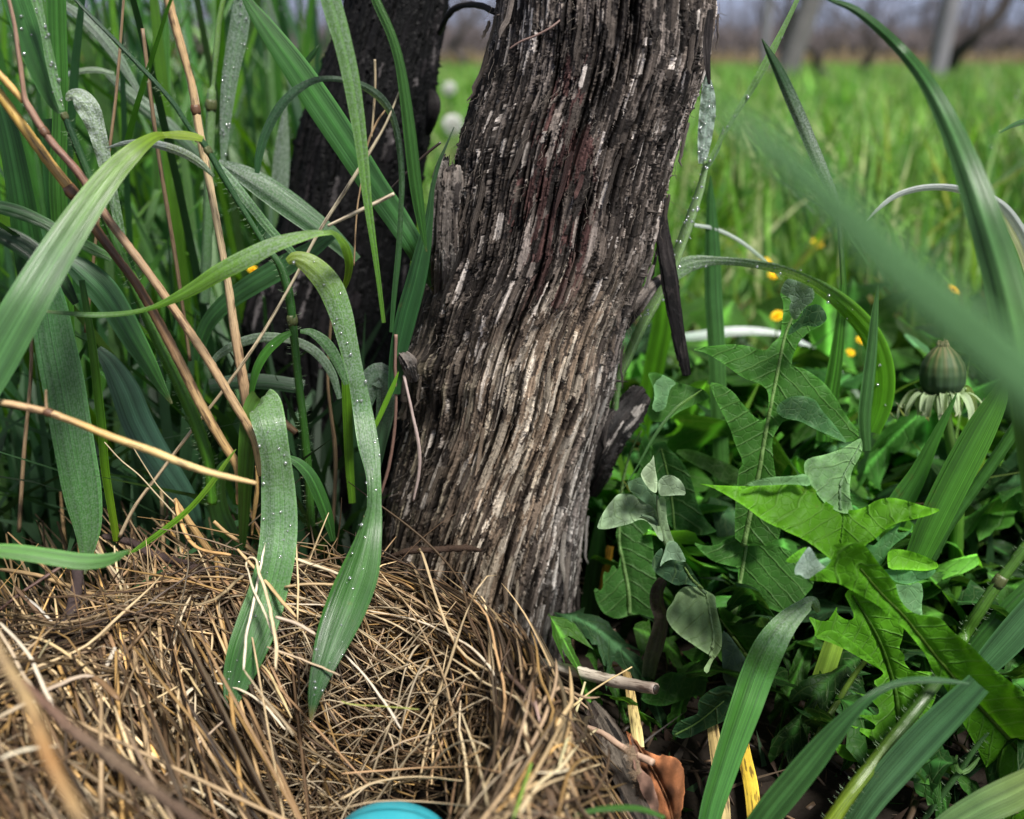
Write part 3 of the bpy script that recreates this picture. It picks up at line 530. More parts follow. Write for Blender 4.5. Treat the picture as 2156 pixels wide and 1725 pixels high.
# ================================================================ flowers
def flower(label, u, v, Y, rpx, tilt=0, seed=0, grp='yellow dandelion flowers in the grass'):
    rs = np.random.RandomState(seed); c = P(u, v, Y); z = Y/CP; r = 1.25*rpx*z/K; e = empty('dandelion_flower', (c[0], c[1]+.01, 0)); tag(e, label, 'flower', grp)
    m = MB(); tube(m, spline(np.array([[c[0]+.01, c[1]+.012, -.003], [c[0]+.004, c[1]+.006, c[2]*.5], c-np.array([0, 0, r*.4])]), 10), r*.11, (.14, .25, .06), 7); m.build('stem', 'petal', e)
    m = MB(); nrm = unit(np.array([rs.randn()*.2, -.55, .8])); a = unit(np.cross(nrm, [1, .1, 0])); b = np.cross(nrm, a)
    for k in range(90):
        t = k*2.4; rr = r*math.sqrt((k+1)/90); el = .15+.75*(1-k/90); d = (a*math.cos(t)+b*math.sin(t))
        p = [c-nrm*r*.2+d*rr*q*(1-.2*el)+nrm*(r*.5*el*q+.0*q) for q in np.linspace(.15, 1, 4)]
        ribbon(m, p, r*.17*np.array([.6, 1, 1, .6]), np.array([.85, .60, .015])*rs.uniform(.8, 1.2), face=nrm, m=3, fold=.1, seed=k)
    m.build('petals', 'petal', e); m = MB(); tube(m, [c-nrm*r*.55, c-nrm*r*.3, c-nrm*r*.1], [r*.15, r*.42, r*.4], (.05, .12, .03), 10); m.build('green_cup', 'petal', e)
for i, (lab, u, v, Y, r) in enumerate([(a_, b_, c_, d_*.62, e_) for a_, b_, c_, d_, e_ in [('yellow flower standing alone in the green field, highest and sharpest round one', 1720, 511, 1.15, 12), ('yellow flower just above the bright arching leaf', 1612, 552, .95, 10),
        ('yellow flower half hidden by the bright arching leaf', 1628, 578, .95, 9), ('yellow flower behind the tip of the tall lobed leaf', 1636, 664, .66, 13), ('small orange yellow flower between the two upright leaf blades', 1812, 716, .7, 9),
        ('dull yellow flower low under the small orange one', 1790, 742, .7, 9), ('yellow flower showing through behind the wide blurred leaf', 2006, 612, .8, 12), ('yellow flower deep in the left thicket beside the dark trunk', 532, 567, .62, 10),
        ('pale yellow flower by the sharp upright blade tip', 1448, 668, .9, 8)]]):
    flower(lab, u, v, Y, r, seed=60+i)
def puff(label, u, v, Y, rpx, seed):
    rs = np.random.RandomState(seed); c = P(u, v, Y); r = rpx*Y/CP/K; e = empty('dandelion_seed_head', (c[0], c[1], 0)); tag(e, label, 'seed head', 'white seed heads between the trunks')
    m = MB(); tube(m, spline(np.array([[c[0]+.004, c[1]+.01, -.005], [c[0]+.003, c[1]+.004, c[2]*.6], c]), 10), r*.07, (.2, .26, .12), 6); m.build('stem', 'petal', e)
    m = MB()
    for k in range(130):
        d = unit(rs.randn(3)); tube(m, [c+d*r*.1, c+d*r*.72], r*.012, (.7, .7, .66), 3)
        a = unit(np.cross(d, rs.randn(3))); b = np.cross(d, a)
        for j in range(9):
            t = j*.7; tube(m, [c+d*r*.72, c+d*r*.98+(a*math.cos(t)+b*math.sin(t))*r*.2], r*.010, (.85, .85, .82), 3)
    m.build('seed_tuft', 'seed_hair', e); m = MB(); tube(m, [c+np.array([0, 0, q])*r*.12 for q in (-1, -.4, .4, 1)], [r*.03, r*.13, r*.13, r*.03], (.25, .2, .1), 8); m.build('seed_base', 'petal', e)
puff('round white seed head low in the gap between the trunks', 953, 263, .95, 20, 1)
puff('small faint white seed head high in the gap between the trunks', 946, 187, 1.5, 13, 2)

# ================================================================ nest
NX, NY = -.049, .188
def nest_h(x, y):
    dx, dy = x-NX, y-NY; r = np.hypot(dx, dy)*(1+.03*np.sin(3*np.arctan2(dy, dx))); inn = .010+.035*np.clip(r/.050, 0, 1)**1.8
    sl = np.where(dx > 0, 2.0, np.where(dy > .03, .5, .12)); sl = np.where(dy < -.02, np.maximum(sl*.6, .25), sl)
    out = .045+.003*np.sin(np.clip((r-.050)/.012, 0, 1)*math.pi)-np.clip(r-.061, 0, 1)*sl
    h = np.where(r < .050, inn, np.maximum(out, -.004)); return h+.0012*noise2(x, y, 77, 160)
nest = empty('birds_nest', (NX, NY, .0)); tag(nest, 'round nest cup woven from dry straw at the foot of the thick trunk', 'nest')
xs = np.linspace(-.24, .06, 150); ys = np.linspace(.02, .33, 150); X, Y = np.meshgrid(xs, ys)
rr_ = np.hypot(X-NX, Y-NY); Z = nest_h(X, Y)-.0085-.004*(rr_ > .06); Z = np.where((Y > .285), Z-(Y-.285)*1.2, Z)
mb = MB(); mb.add(np.stack([X, Y, Z], -1).reshape(-1, 3), grid_faces(150, 150), (.010, .007, .005, 0), (0, 0, 0)); mb.build('mud_lining', 'soil', nest)
SC = [(.34, .25, .15), (.44, .35, .23), (.26, .18, .11), (.17, .115, .075), (.50, .42, .30), (.30, .235, .165), (.10, .068, .048), (.40, .27, .12), (.22, .17, .13), (.13, .09, .06)]
strands = []
def strand(x, y, hd, L, wd, off, rgb, rs, wig=.10, kink=.03, lift=0, circ=None, droop=0):
    wd *= .74; n = max(5, int(L/.004)); st = L/(n-1); p = []; z_off = off; ln = rs.uniform(-1, 1)*.0006
    for i in range(n):
        dx, dy = x-NX, y-NY
        if circ is not None:
            r = math.hypot(dx, dy)+1e-6; tg = math.atan2(dy, dx)+math.pi/2*circ; dd = (tg-hd+math.pi) % (2*math.pi)-math.pi; hd += dd*.35; hd += (r-rs0(r))*0
        hd += rs.randn()*wig
        if rs.rand() < kink: hd += rs.choice([-1, 1])*rs.uniform(.4, 1.2)
        h0 = float(nest_h(x, y)); q = i/(n-1); p.append((x, y, h0+z_off+lift*(q**2)*L+ln*i))
        h1 = float(nest_h(x+math.cos(hd)*.001, y+math.sin(hd)*.001)); sl = (h1-h0)/.001; s = st/math.sqrt(1+min(sl*sl, 4)); x += math.cos(hd)*s; y += math.sin(hd)*s
    a = np.array(p); a[1:-1] = a[1:-1]*.5+(a[:-2]+a[2:])*.25; strands.append((a, wd, rgb))
def rs0(r): return r
rs = np.random.RandomState(5)
def rc(dark=1.0): return np.array(SC[rs.randint(len(SC))])*rs.choice([.25, .6, .95, 1.3, 1.9], p=[.32, .22, .2, .16, .10])*dark*np.array([.93, .84, .68])
def egg_ok(x, y): return math.hypot(x+.0255, y-.181) > .0150
for i in range(1700):      # inside of the cup
    t = rs.uniform(0, 2*math.pi); r = .05*rs.rand()**.5; x, y = NX+r*math.cos(t), NY+r*math.sin(t)
    if not egg_ok(x, y) or y < .15: continue
    m = rs.rand(); hd = t+math.pi/2+rs.randn()*.45 if m < .6 else rs.uniform(0, 6.28)
    strand(x, y, hd, rs.uniform(.018, .05), rs.uniform(.00022, .00065), rs.uniform(-.004, .0035), rc(), rs, circ=1 if m < .45 else None, kink=.05, lift=rs.rand()**4*.3)
for i in range(1000):       # rim: thick bundles that run round it
    t = rs.uniform(-.6, 3.4); r = rs.uniform(.046, .063); x, y = NX+r*math.cos(t), NY+r*math.sin(t)
    strand(x, y, t+math.pi/2+rs.randn()*.2, rs.uniform(.03, .09), rs.uniform(.0003, .0009), rs.uniform(-.003, .004), rc(1.0), rs, circ=1 if rs.rand() < .6 else None, wig=.09, kink=.03, lift=rs.rand()**5*.3)
for i in range(300):       # outer wall on the right
    t = rs.uniform(-1.3, 1.5); r = rs.uniform(.060, .072); x, y = NX+r*math.cos(t), NY+r*math.sin(t)
    strand(x, y, rs.uniform(0, 6.28) if rs.rand() < .4 else t+math.pi/2+rs.randn()*.5, rs.uniform(.02, .05), rs.uniform(.0003, .0008), rs.uniform(-.002, .004), rc(), rs, lift=rs.rand()**3*.3)
for i in range(950):       # mat spreading to the left
    x, y = rs.uniform(-.21, -.06), rs.uniform(.10, .285)
    if math.hypot(x-NX, y-NY) < .048: continue
    strand(x, y, rs.normal(1.75, .7) if rs.rand() < .6 else rs.uniform(0, 6.28), rs.uniform(.03, .085), rs.uniform(.0003, .0008), rs.uniform(-.003, .006), rc(), rs, lift=rs.rand()**3*.45)
# straws that stick up or arch, mostly on the left wall of the cup
for i in range(520):
    x, y = rs.uniform(-.135, -.030), rs.uniform(.160, .262)
    if not egg_ok(x, y) or (x > -.07 and rs.rand() < .75 and y < .23): continue
    h0 = float(nest_h(x, y)); L = rs.uniform(.022, .060); d = unit(np.array([rs.randn()*.33, rs.randn()*.25+.08, 1.0])); n = 9; q = np.linspace(0, 1, n)[:, None]; bend = unit(rs.randn(3)*[1, .6, .25])*rs.rand()**2*.9
    side = np.array([bend[0], bend[1], -abs(bend[2])-.3*rs.rand()]); p = np.array([x, y, h0-.006])+d*L*q*.62+side*L*.35*q**2.2
    if p[-1, 2] > .068: p[:, 2] -= (p[:, 2]-h0)*(1-(.068-h0)/(p[-1, 2]-h0+1e-6))*.8
    if rs.rand() < .3: k = rs.randint(3, 7); p[k:] += (p[k:]-p[k])*0+np.linspace(0, 1, n-k)[:, None]*np.array([rs.randn()*.012, rs.randn()*.006, -rs.rand()*.014])
    strands.append((p, rs.uniform(.0002, .0005), rc(1.0)))
for i in range(460):       # hard diagonal straws over the left wall, leaning right as they fall into the cup
    x, y = rs.uniform(-.125, -.05), rs.uniform(.15, .26); d = unit(np.array([rs.uniform(.2, .9), rs.uniform(-.9, -.2), 0])); L = rs.uniform(.045, .105); n = 10; q = np.linspace(0, 1, n)[:, None]
    p = np.array([x, y, 0.])-d*L/2+d*L*q; p[:, 2] = np.maximum(nest_h(p[:, 0], p[:, 1])+rs.uniform(.001, .007), np.linspace(.052, .02, n)+rs.uniform(-.012, .006))
    if not egg_ok(*p[-1, :2]) or not egg_ok(*p[n//2, :2]): continue
    strands.append((p, rs.uniform(.0003, .0008), rc(1.1)))
for i in range(340):       # thin loops arching clear of the rest
    t = rs.uniform(0, 6.28); r = .062*rs.rand()**.5; x, y = NX-.012+r*math.cos(t), NY+r*math.sin(t)
    if not egg_ok(x, y) or y < .14: continue
    h0 = float(nest_h(x, y)); L = rs.uniform(.02, .05); a = rs.uniform(0, 6.28); q = np.linspace(0, 1, 11)[:, None]; d = np.array([math.cos(a), math.sin(a)*.6, 0]); x1, y1 = x+d[0]*L, y+d[1]*L
    if not egg_ok(x1, y1) or not egg_ok((x+x1)/2, (y+y1)/2): continue
    h1 = float(nest_h(x1, y1)); p = np.array([x, y, h0])+d*L*q; p[:, 2] = h0+(h1-h0)*q[:, 0]+.0015+np.sin(q[:, 0]*math.pi*rs.uniform(.8, 1.1))*rs.uniform(.002, .011); p[:, 2] = np.minimum(p[:, 2], .064)
    k = rs.randint(2, 8); p[k:, 2] -= np.linspace(0, 1, 11-k)*rs.uniform(0, .006)
    strands.append((p, rs.uniform(.00018, .0004), np.array([.52, .42, .28])*rs.uniform(.5, 1.2)))
for i in range(170):       # lining tucked close round the egg
    t = rs.uniform(0, 6.28); r = rs.uniform(.0135, .026); x, y = -.0255+r*math.cos(t), .181+r*math.sin(t); strand(x, y, t+math.pi/2+rs.randn()*.25, rs.uniform(.012, .03), rs.uniform(.0002, .0005), rs.uniform(.000, .004), rc(), rs, wig=.14)
# straws traced where they stand out: u, v, Y triples, width in view units, colour
def hs(f, pts, w_, k, Y=None): 
    a = [(p[0], p[1]) for p in fr(f, [(q[0], q[1]) for q in pts])]; ys = [q[2] if len(q) > 2 else Y for q in pts]
    if f == 'q02' and 1450 < pts[0][0] < 1890 and pts[0][1] < 800: ys = [y_-.019 for y_ in ys]      # these pass in front of the folded blade
    d_ = spline(np.array([(u, v, yy) for (u, v), yy in zip(a, ys)]), len(a)*5); yy = d_[:, 2].copy()
    for _ in range(40):     # a straw lies on the mat, not in it
        c, z = PA(np.stack([d_[:, 0], d_[:, 1], yy], 1)); low = (c[:, 2] < nest_h(c[:, 0], c[:, 1])+.0045) & (np.hypot(c[:, 0]-NX, c[:, 1]-NY) < .16)
        if not low.any(): break
        yy[low] -= .0012
    yy = np.convolve(np.pad(yy, 3, mode='edge'), np.ones(7)/7, 'valid'); c, z = PA(np.stack([d_[:, 0], d_[:, 1], yy], 1)); heroes.append((c, w_/2*z.mean()/K, cc(k)))
heroes = []
hs('q12', [(150, 420, .245), (350, 510, .243), (560, 640, .238), (800, 780, .232), (880, 850, .228), (1130, 985, .22), (1160, 1250, .205), (1190, 1370, .196)], 9, 'pale')
hs('q12', [(170, 410, .25), (400, 450, .25), (560, 500, .248), (780, 620, .243), (860, 680, .24), (960, 800, .232), (1000, 890, .226)], 9, (.66, .56, .42))
hs('q12', [(200, 300, .262), (500, 380, .262), (760, 470, .258), (1000, 620, .252), (1200, 760, .242), (1400, 900, .232), (1580, 1040, .222)], 13, (.36, .25, .15))
hs('q12', [(210, 250, .268), (420, 300, .268), (700, 400, .262), (900, 520, .256), (1060, 640, .25)], 12, (.42, .30, .18))
hs('q12', [(220, 340, .258), (450, 430, .257), (700, 500, .252), (860, 610, .247), (1000, 760, .238), (1180, 950, .226), (1250, 1100, .216)], 13, (.10, .065, .05))
hs('q12', [(640, 300, .262), (700, 350, .26), (800, 460, .256), (900, 640, .248)], 14, (.52, .38, .2))
hs('q12', [(700, 455, .25), (790, 550, .246)], 5, (.75, .68, .58))
hs('q12', [(690, 580, .244), (740, 660, .238), (800, 745, .234)], 8, 'orange')
hs('q12', [(0, 980, .20), (65, 1005, .20), (300, 1020, .198), (495, 1035, .196)], 5, (.38, .42, .1))
hs('q12', [(25, 690, .222), (130, 800, .216), (250, 960, .208), (380, 1155, .196)], 8, (.72, .63, .5))
hs('q12', [(210, 870, .22), (300, 800, .224), (490, 760, .226), (570, 780, .224), (700, 1040, .206), (760, 1250, .194), (790, 1500, .182), (800, 1720, .172)], 7, 'pale')
hs('q12', [(760, 1060, .205), (850, 1300, .192), (900, 1500, .182), (940, 1690, .172)], 7, (.55, .45, .28))
hs('q12', [(1130, 985, .222), (1160, 1000, .22), (1240, 820, .226), (1100, 690, .236)], 6, (.30, .2, .14))
hs('q12', [(1020, 610, .252), (1160, 780, .242), (1210, 950, .23), (1250, 1120, .22)], 9, (.34, .23, .19))
hs('q12', [(1835, 765, .222), (1650, 870, .22), (1500, 980, .217), (1380, 1090, .213), (1265, 1200, .208)], 7, (.58, .44, .22))
hs('q12', [(1540, 860, .224), (1490, 1030, .216), (1430, 1200, .208), (1370, 1400, .198)], 7, (.5, .45, .25))
hs('q12', [(1615, 1155, .212), (1500, 1250, .208), (1380, 1400, .2), (1250, 1500, .194), (1120, 1720, .182)], 8, (.6, .5, .3))
hs('q12', [(1580, 1330, .206), (1400, 1430, .2), (1230, 1440, .198)], 7, (.6, .52, .36))
hs('q12', [(1640, 1380, .204), (1430, 1450, .199), (1200, 1560, .192), (1080, 1720, .18)], 7, (.5, .38, .22))
hs('q12', [(1200, 1370, .196), (1140, 1560, .186), (1080, 1730, .178)], 8, (.16, .26, .04))
hs('q12', [(0, 1440, .19), (250, 1420, .194), (600, 1400, .196), (850, 1400, .195), (1050, 1450, .19)], 7, (.45, .28, .15))
hs('q12', [(0, 1600, .182), (200, 1500, .188), (450, 1460, .19), (780, 1490, .188)], 7, (.55, .42, .25))
hs('q12', [(180, 1370, .198), (290, 1290, .2), (430, 1220, .203), (600, 1180, .205), (730, 1150, .206)], 6, (.4, .3, .2))
hs('q12', [(0, 1660, .178), (230, 1610, .18), (600, 1620, .18), (900, 1660, .177), (1200, 1730, .172)], 6, (.5, .38, .24))
# left part
hs('q02', [(935, 1465, .188), (880, 1340, .192), (830, 1240, .196)], 7, (.62, .52, .38)); hs('q02', [(935, 1465, .188), (1200, 1530, .184), (1380, 1630, .18), (1500, 1720, .176)], 9, (.72, .62, .45))
hs('q02', [(1410, 1110, .2), (1300, 1200, .198), (1160, 1330, .192), (1030, 1460, .187)], 8, (.5, .38, .27))
hs('q02', [(1140, 1000, .206), (1180, 930, .21), (1270, 880, .213), (1380, 875, .213), (1520, 920, .21), (1650, 1000, .206), (1800, 1170, .198)], 9, (.72, .62, .46))
hs('q02', [(860, 1040, .2), (990, 960, .204), (1135, 880, .208)], 6, (.6, .46, .25)); hs('q02', [(1210, 785, .212), (1150, 785, .212), (1135, 900, .208), (1125, 1040, .202), (1160, 1200, .196), (1230, 1400, .188), (1290, 1600, .18)], 7, (.55, .42, .24))
hs('q02', [(830, 440, .232), (950, 540, .228), (1100, 700, .22), (1200, 820, .214), (1290, 950, .206)], 8, (.55, .42, .22))
hs('q02', [(1215, 350, .238), (1350, 440, .235), (1480, 580, .23), (1600, 700, .223), (1700, 800, .218), (1780, 950, .21), (1850, 1080, .204)], 8, (.6, .46, .24))
hs('q02', [(1215, 350, .238), (1190, 430, .235), (1215, 580, .228), (1240, 780, .216), (1270, 900, .21)], 7, (.55, .4, .2))
hs('q02', [(1540, 780, .22), (1560, 560, .23), (1600, 400, .236), (1640, 200, .244), (1690, -40, .252)], 6, (.7, .62, .48)); hs('q02', [(1540, 780, .22), (1640, 920, .212), (1780, 1090, .204), (1860, 1200, .198)], 6, (.5, .4, .26))
hs('q02', [(1560, 150, .243), (1560, 90, .245), (1590, 70, .246), (1620, 90, .245), (1640, 180, .242), (1680, 280, .238), (1720, 450, .232), (1750, 620, .225), (1750, 800, .217)], 9, (.6, .48, .3))
hs('q02', [(1560, 140, .243), (1600, 270, .24), (1680, 420, .235), (1730, 560, .23)], 8, (.62, .54, .38))
hs('q02', [(1880, 480, .236), (1885, 250, .245), (1880, 0, .255)], 5, (.58, .45, .25))
hs('q02', [(560, -20, .25), (700, 140, .244), (830, 300, .238), (960, 440, .233)], 9, (.42, .34, .22)); hs('q02', [(720, 0, .25), (750, 200, .243), (780, 350, .237), (790, 470, .232)], 7, (.55, .45, .26))
hs('q02', [(1230, -20, .248), (1290, 120, .244), (1340, 260, .239), (1350, 450, .232), (1330, 700, .22)], 6, (.5, .38, .22))
hs('q02', [(1560, 190, .244), (1350, 130, .247), (1100, 240, .244), (850, 430, .236)], 7, (.12, .09, .07)); hs('q02', [(980, 60, .248), (970, 250, .242), (960, 350, .238)], 8, (.45, .28, .13))
hs('q02', [(190, 570, .205), (320, 620, .203), (480, 730, .199), (590, 820, .195)], 11, (.6, .45, .24)); hs('q02', [(240, 940, .188), (380, 870, .191), (500, 820, .194), (590, 820, .195)], 16, (.42, .33, .24))
hs('q02', [(560, 815, .196), (660, 870, .194), (760, 970, .19)], 22, (.2, .12, .06)); hs('q02', [(0, 490, .2), (90, 580, .196), (190, 700, .192), (270, 870, .186), (350, 1040, .178)], 12, (.6, .52, .4))
hs('q02', [(-20, 520, .2), (60, 640, .195), (150, 800, .189), (260, 950, .182)], 10, (.5, .4, .28)); hs('q02', [(0, 1345, .15), (150, 1295, .152), (370, 1265, .155)], 13, (.66, .58, .42))
hs('q02', [(730, 640, .225), (680, 740, .22), (600, 900, .212), (530, 1040, .205)], 11, (.42, .36, .28)); hs('q02', [(820, 440, .232), (780, 560, .228), (730, 800, .216)], 8, (.55, .44, .22))
hs('q02', [(590, 510, .225), (700, 620, .222), (790, 720, .218), (860, 760, .215)], 7, (.45, .27, .13)); hs('q02', [(1180, 250, .238), (1140, 380, .234), (1100, 480, .23)], 14, (.38, .28, .17))
hs('q02', [(0, 150, .243), (200, 180, .242), (440, 255, .238), (640, 320, .235), (880, 370, .232)], 18, (.4, .27, .13)); hs('q02', [(0, 410, .232), (180, 270, .236), (330, 170, .24), (420, 120, .243)], 13, (.13, .075, .06))
hs('q02', [(100, 260, .236), (220, 400, .23), (330, 540, .224)], 14, (.16, .1, .06)); hs('q02', [(160, 320, .234), (250, 400, .23), (350, 500, .226)], 10, (.5, .46, .4))
hs('q02', [(1850, 80, .257), (2000, 130, .256), (2160, 190, .254)], 14, (.6, .5, .34)); hs('q02', [(1500, 20, .252), (1650, 180, .248), (1800, 370, .24), (1870, 450, .236)], 13, (.52, .36, .18))
hs('q02', [(1740, 450, .236), (1880, 490, .236), (2000, 560, .233)], 15, (.5, .4, .3)); hs('q02', [(1690, 640, .228), (1830, 690, .227), (1960, 740, .226), (2150, 820, .223)], 8, (.5, .38, .25))
hs('q02', [(1770, 370, .241), (2080, 370, .243)], 6, (.66, .56, .42)); hs('q02', [(1800, 260, .246), (1950, 240, .247), (2150, 240, .249)], 12, (.42, .3, .16))
hs('q02', [(1460, 60, .25), (1230, 0, .254), (1130, -180, .262), (1100, -300, .268)], 13, (.5, .3, .12))
hs('q02', [(-30, 1090, .17), (120, 1010, .172), (250, 960, .174)], 18, (.45, .36, .24))
for i, (c, r, rgb) in enumerate(heroes[:100]):
    n = max(12, len(c)); q = spline(c, n); q += np.cumsum(np.random.RandomState(i).randn(n, 3), 0)*.00004
    m = MB(); tube(m, q, r*np.interp(np.linspace(0, 1, n), [0, .08, .9, 1], [.75, 1, .95, .5]), rgb, 7, .05, i, flat=.55); m.build('straw', 'straw', nest)
def clear_of_egg(p):
    u, v = px(p[:, 0], p[:, 1], p[:, 2]); return not (((u > 742) & (u < 916) & (v > 1698) & (v < 1790) & (p[:, 1] < .186)).any() or (np.hypot(p[:, 0]+.0255, p[:, 1]-.181) < .0125).any())
strands = [s_ for s_ in strands if clear_of_egg(np.asarray(s_[0]))]
n_h = min(100, len(heroes)); strands.sort(key=lambda s: -s[1]*len(s[0])); mass = MB()
for i, (p, r, rgb) in enumerate(strands):
    k = len(p); rad = r*np.interp(np.linspace(0, 1, k), [0, .15, .8, 1], [.6, 1, .9, .35])
    if i < 100-n_h: m = MB(); tube(m, p, rad, rgb, 6, .05, i, flat=.6); m.build('straw', 'straw', nest)
    else: tube(mass, p, rad, rgb, 4, .05, i, flat=.55)
tag(mass.build('straw_mass', 'straw', nest), kind='stuff')

# ---------------------------------------------------------------- egg
ec = P(825, 1800, .181); ec[2] = max(ec[2], .021); m = MB(); n1, n2 = 40, 56
th = np.linspace(0, math.pi, n1)[:, None]; ph = (np.arange(n2)/n2*2*math.pi)[None]; ax_ = np.cos(th)*.0135; rad = .0104*np.sin(th)*(1-.09*np.cos(th))
yaw = R(12); ex, ey, ez = np.broadcast_arrays(ax_, rad*np.cos(ph), rad*np.sin(ph))
V = np.stack([ex*math.cos(yaw)-ey*math.sin(yaw), ex*math.sin(yaw)+ey*math.cos(yaw), ez], -1).reshape(-1, 3)+ec
m.add(V, grid_faces(n1, n2, True), (.04, .4, .5, 0), (0, 0, 0)); tag(m.build('egg', 'eggshell'), 'smooth turquoise blue egg lying in the straw cup', 'egg')

# ---------------------------------------------------------------- sticks, stalks and dead leaves lying about
def lone(name, mat, label, cat, f, pts, w_, k, Y=None, group=None, sides=10, jit=.06, flat=.9, taper=.5, sd=0, end=None):
    a = fr(f, [(q[0], q[1]) for q in pts]); ys = [q[2] if len(q) > 2 else Y for q in pts]; c, z = PA([(u, v, yy) for (u, v), yy in zip(a, ys)])
    n = len(pts)*8; q = spline(c, n); ww = np.interp(np.linspace(0, 1, n), np.linspace(0, 1, len(w_)), w_) if isinstance(w_, (list, tuple)) else np.full(n, w_)
    kk = k if isinstance(k, list) else [k]; cl = np.array([cc(x) for x in kk]); rgb = np.stack([np.interp(np.linspace(0, 1, n), np.linspace(0, 1, len(cl)), cl[:, j]) for j in range(3)], 1) if len(cl) > 1 else cl[0]
    o = empty(name, tuple(q[-1])) if end else None
    m = MB(); r = ww/2*np.interp(np.linspace(0, 1, n), np.linspace(0, 1, len(z)), z)/K; tube(m, q, r, rgb, sides, jit, sd, flat=flat); b = m.build('stalk' if end else name, mat, o)
    if end: e = MB(); d = unit(q[-1]-q[-3]); tube(e, [q[-1]-d*.0001, q[-1]+d*.0003], [r[-1]*.72, r[-1]*.7], (.02, .015, .012), sides); e.build('hollow_end', mat, o)
    return tag(o or b, label, cat, group)
lone('cut_stalk', 'dry_stem', 'thick pale hollow stalk poking out to the right of the nest', 'stalk', 'q12', [(1060, 700, .262), (1300, 750, .255), (1500, 800, .248), (1750, 860, .24), (1985, 905, .232)], [20, 24, 28, 30, 27], [(.45, .40, .32), (.58, .53, .44), (.48, .42, .34), (.22, .17, .14)], end=True, jit=.05)
lone('twig', 'straw', 'pinkish tan twig below the hollow stalk, ending on the torn brown leaf', 'twig', 'q12', [(1500, 1130, .222), (1640, 1180, .218), (1800, 1290, .212), (1970, 1370, .207)], [10, 14, 17, 18], (.42, .29, .21))
lone('twig', 'bark', 'dark crooked twig sticking out in front of the thick trunk foot', 'twig', 'q12', [(240, 120, .262), (330, 70, .258), (420, 35, .256), (600, 25, .255), (780, 15, .256), (880, 30, .26)], [7, 12, 16, 15, 16, 9], 'dkbrown', jit=.2)
lone('twig', 'bark', 'short dark brown stick standing in the left straw under the pale blade', 'stick', 'q02', [(490, 140, .236), (490, 240, .233), (450, 420, .226), (400, 560, .22), (370, 720, .212), (340, 900, .203)], [22, 24, 28, 28, 24, 14], (.06, .042, .04), jit=.1)
lone('twig', 'bark', 'long dark stick lying across behind the nest on the left', 'stick', 'q02', [(660, -60, .262), (830, -20, .258), (980, 60, .255), (1150, 110, .252), (1330, 180, .248), (1500, 270, .243)], [14, 18, 22, 20, 16, 10], (.075, .05, .045), jit=.12)
lone('straw_stalk', 'dry_stem', 'blurred orange tan stalk crossing the bottom left corner', 'stalk', 'q02', [(-60, 560, .125), (60, 780, .122), (190, 1000, .118), (290, 1280, .112), (420, 1560, .107), (560, 1800, .103)], [30, 30, 34, 40, 38, 34], [(.34, .24, .12), (.36, .25, .12), (.3, .16, .06), (.36, .25, .12)], flat=.6)
lone('twig', 'bark', 'rough brown stick running down towards the egg from the left corner', 'stick', 'q02', [(130, 850, .165), (300, 1010, .162), (480, 1180, .158), (700, 1340, .155), (900, 1500, .152), (1100, 1640, .149), (1300, 1780, .147)], [14, 20, 24, 26, 27, 26, 24], [(.2, .11, .08), (.17, .12, .08), (.13, .085, .06)], jit=.16)
lone('twig', 'straw', 'thin pale root hanging down the left of the thick trunk', 'root', 'q11', [(395, 650, .262), (420, 760, .26), (450, 900, .259), (490, 1100, .258), (490, 1260, .258), (455, 1440, .258)], [7, 7, 8, 9, 8, 5], (.36, .28, .25))
lone('twig', 'straw', 'upright reddish twig at the left edge of the thick trunk', 'twig', 'q11', [(345, 390, .262), (340, 600, .262), (345, 800, .263), (335, 1000, .264), (300, 1220, .265), (250, 1400, .266)], [8, 8, 7, 8, 8, 6], (.22, .13, .1))
lone('twig', 'straw', 'short curved tan twig lying on the upper trunk bark', 'twig', 'q10', [(1060, 310, .262), (1130, 265, .262), (1230, 225, .262), (1330, 170, .262), (1440, 80, .264)], [3, 5, 5, 5, 6], (.2, .13, .11))

# ================================================================ grass plants and blades that stand out
def drops(o_name, parent, c, wd, n, seed, rmin=.00007, rmax=.00052):
    """dew drops sitting on a blade (the blade's near side)"""
    rs = np.random.RandomState(seed); m = MB(); base = []
    for la in (-90, -45, 0, 30, 62): base += [(math.cos(R(la))*math.cos(k*math.pi/4), math.cos(R(la))*math.sin(k*math.pi/4), math.sin(R(la))) for k in range(8)]
    base = np.array(base+[(0, 0, 1)]); f4 = grid_faces(5, 8, True); f3 = np.array([(32+k, 32+(k+1) % 8, 40) for k in range(8)])
    t = unit(np.gradient(c, axis=0)); look = unit(c-np.array([0, 0, CAM_H])); a = unit(np.cross(look, t)); b = np.cross(t, a)
    for _ in range(n):
        i = rs.randint(1, len(c)-1); x = rs.uniform(-.46, .46); r = rmin+(rmax-rmin)*rs.rand()**4; nrm = -b[i]*np.sign(np.dot(b[i], look[i]))
        p = c[i]+(c[min(i+1, len(c)-1)]-c[i])*rs.rand()+a[i]*x*wd[i]+nrm*r*.2+b[i]*.22*abs(x*2)**1.3*wd[i]*.5
        m.add(p+base*r, f4, (1, 1, 1, 0), (0, 0, 0)); m.f.append(f3+m.n-len(base))
    return tag(m.build(o_name, 'water', parent), kind='stuff')
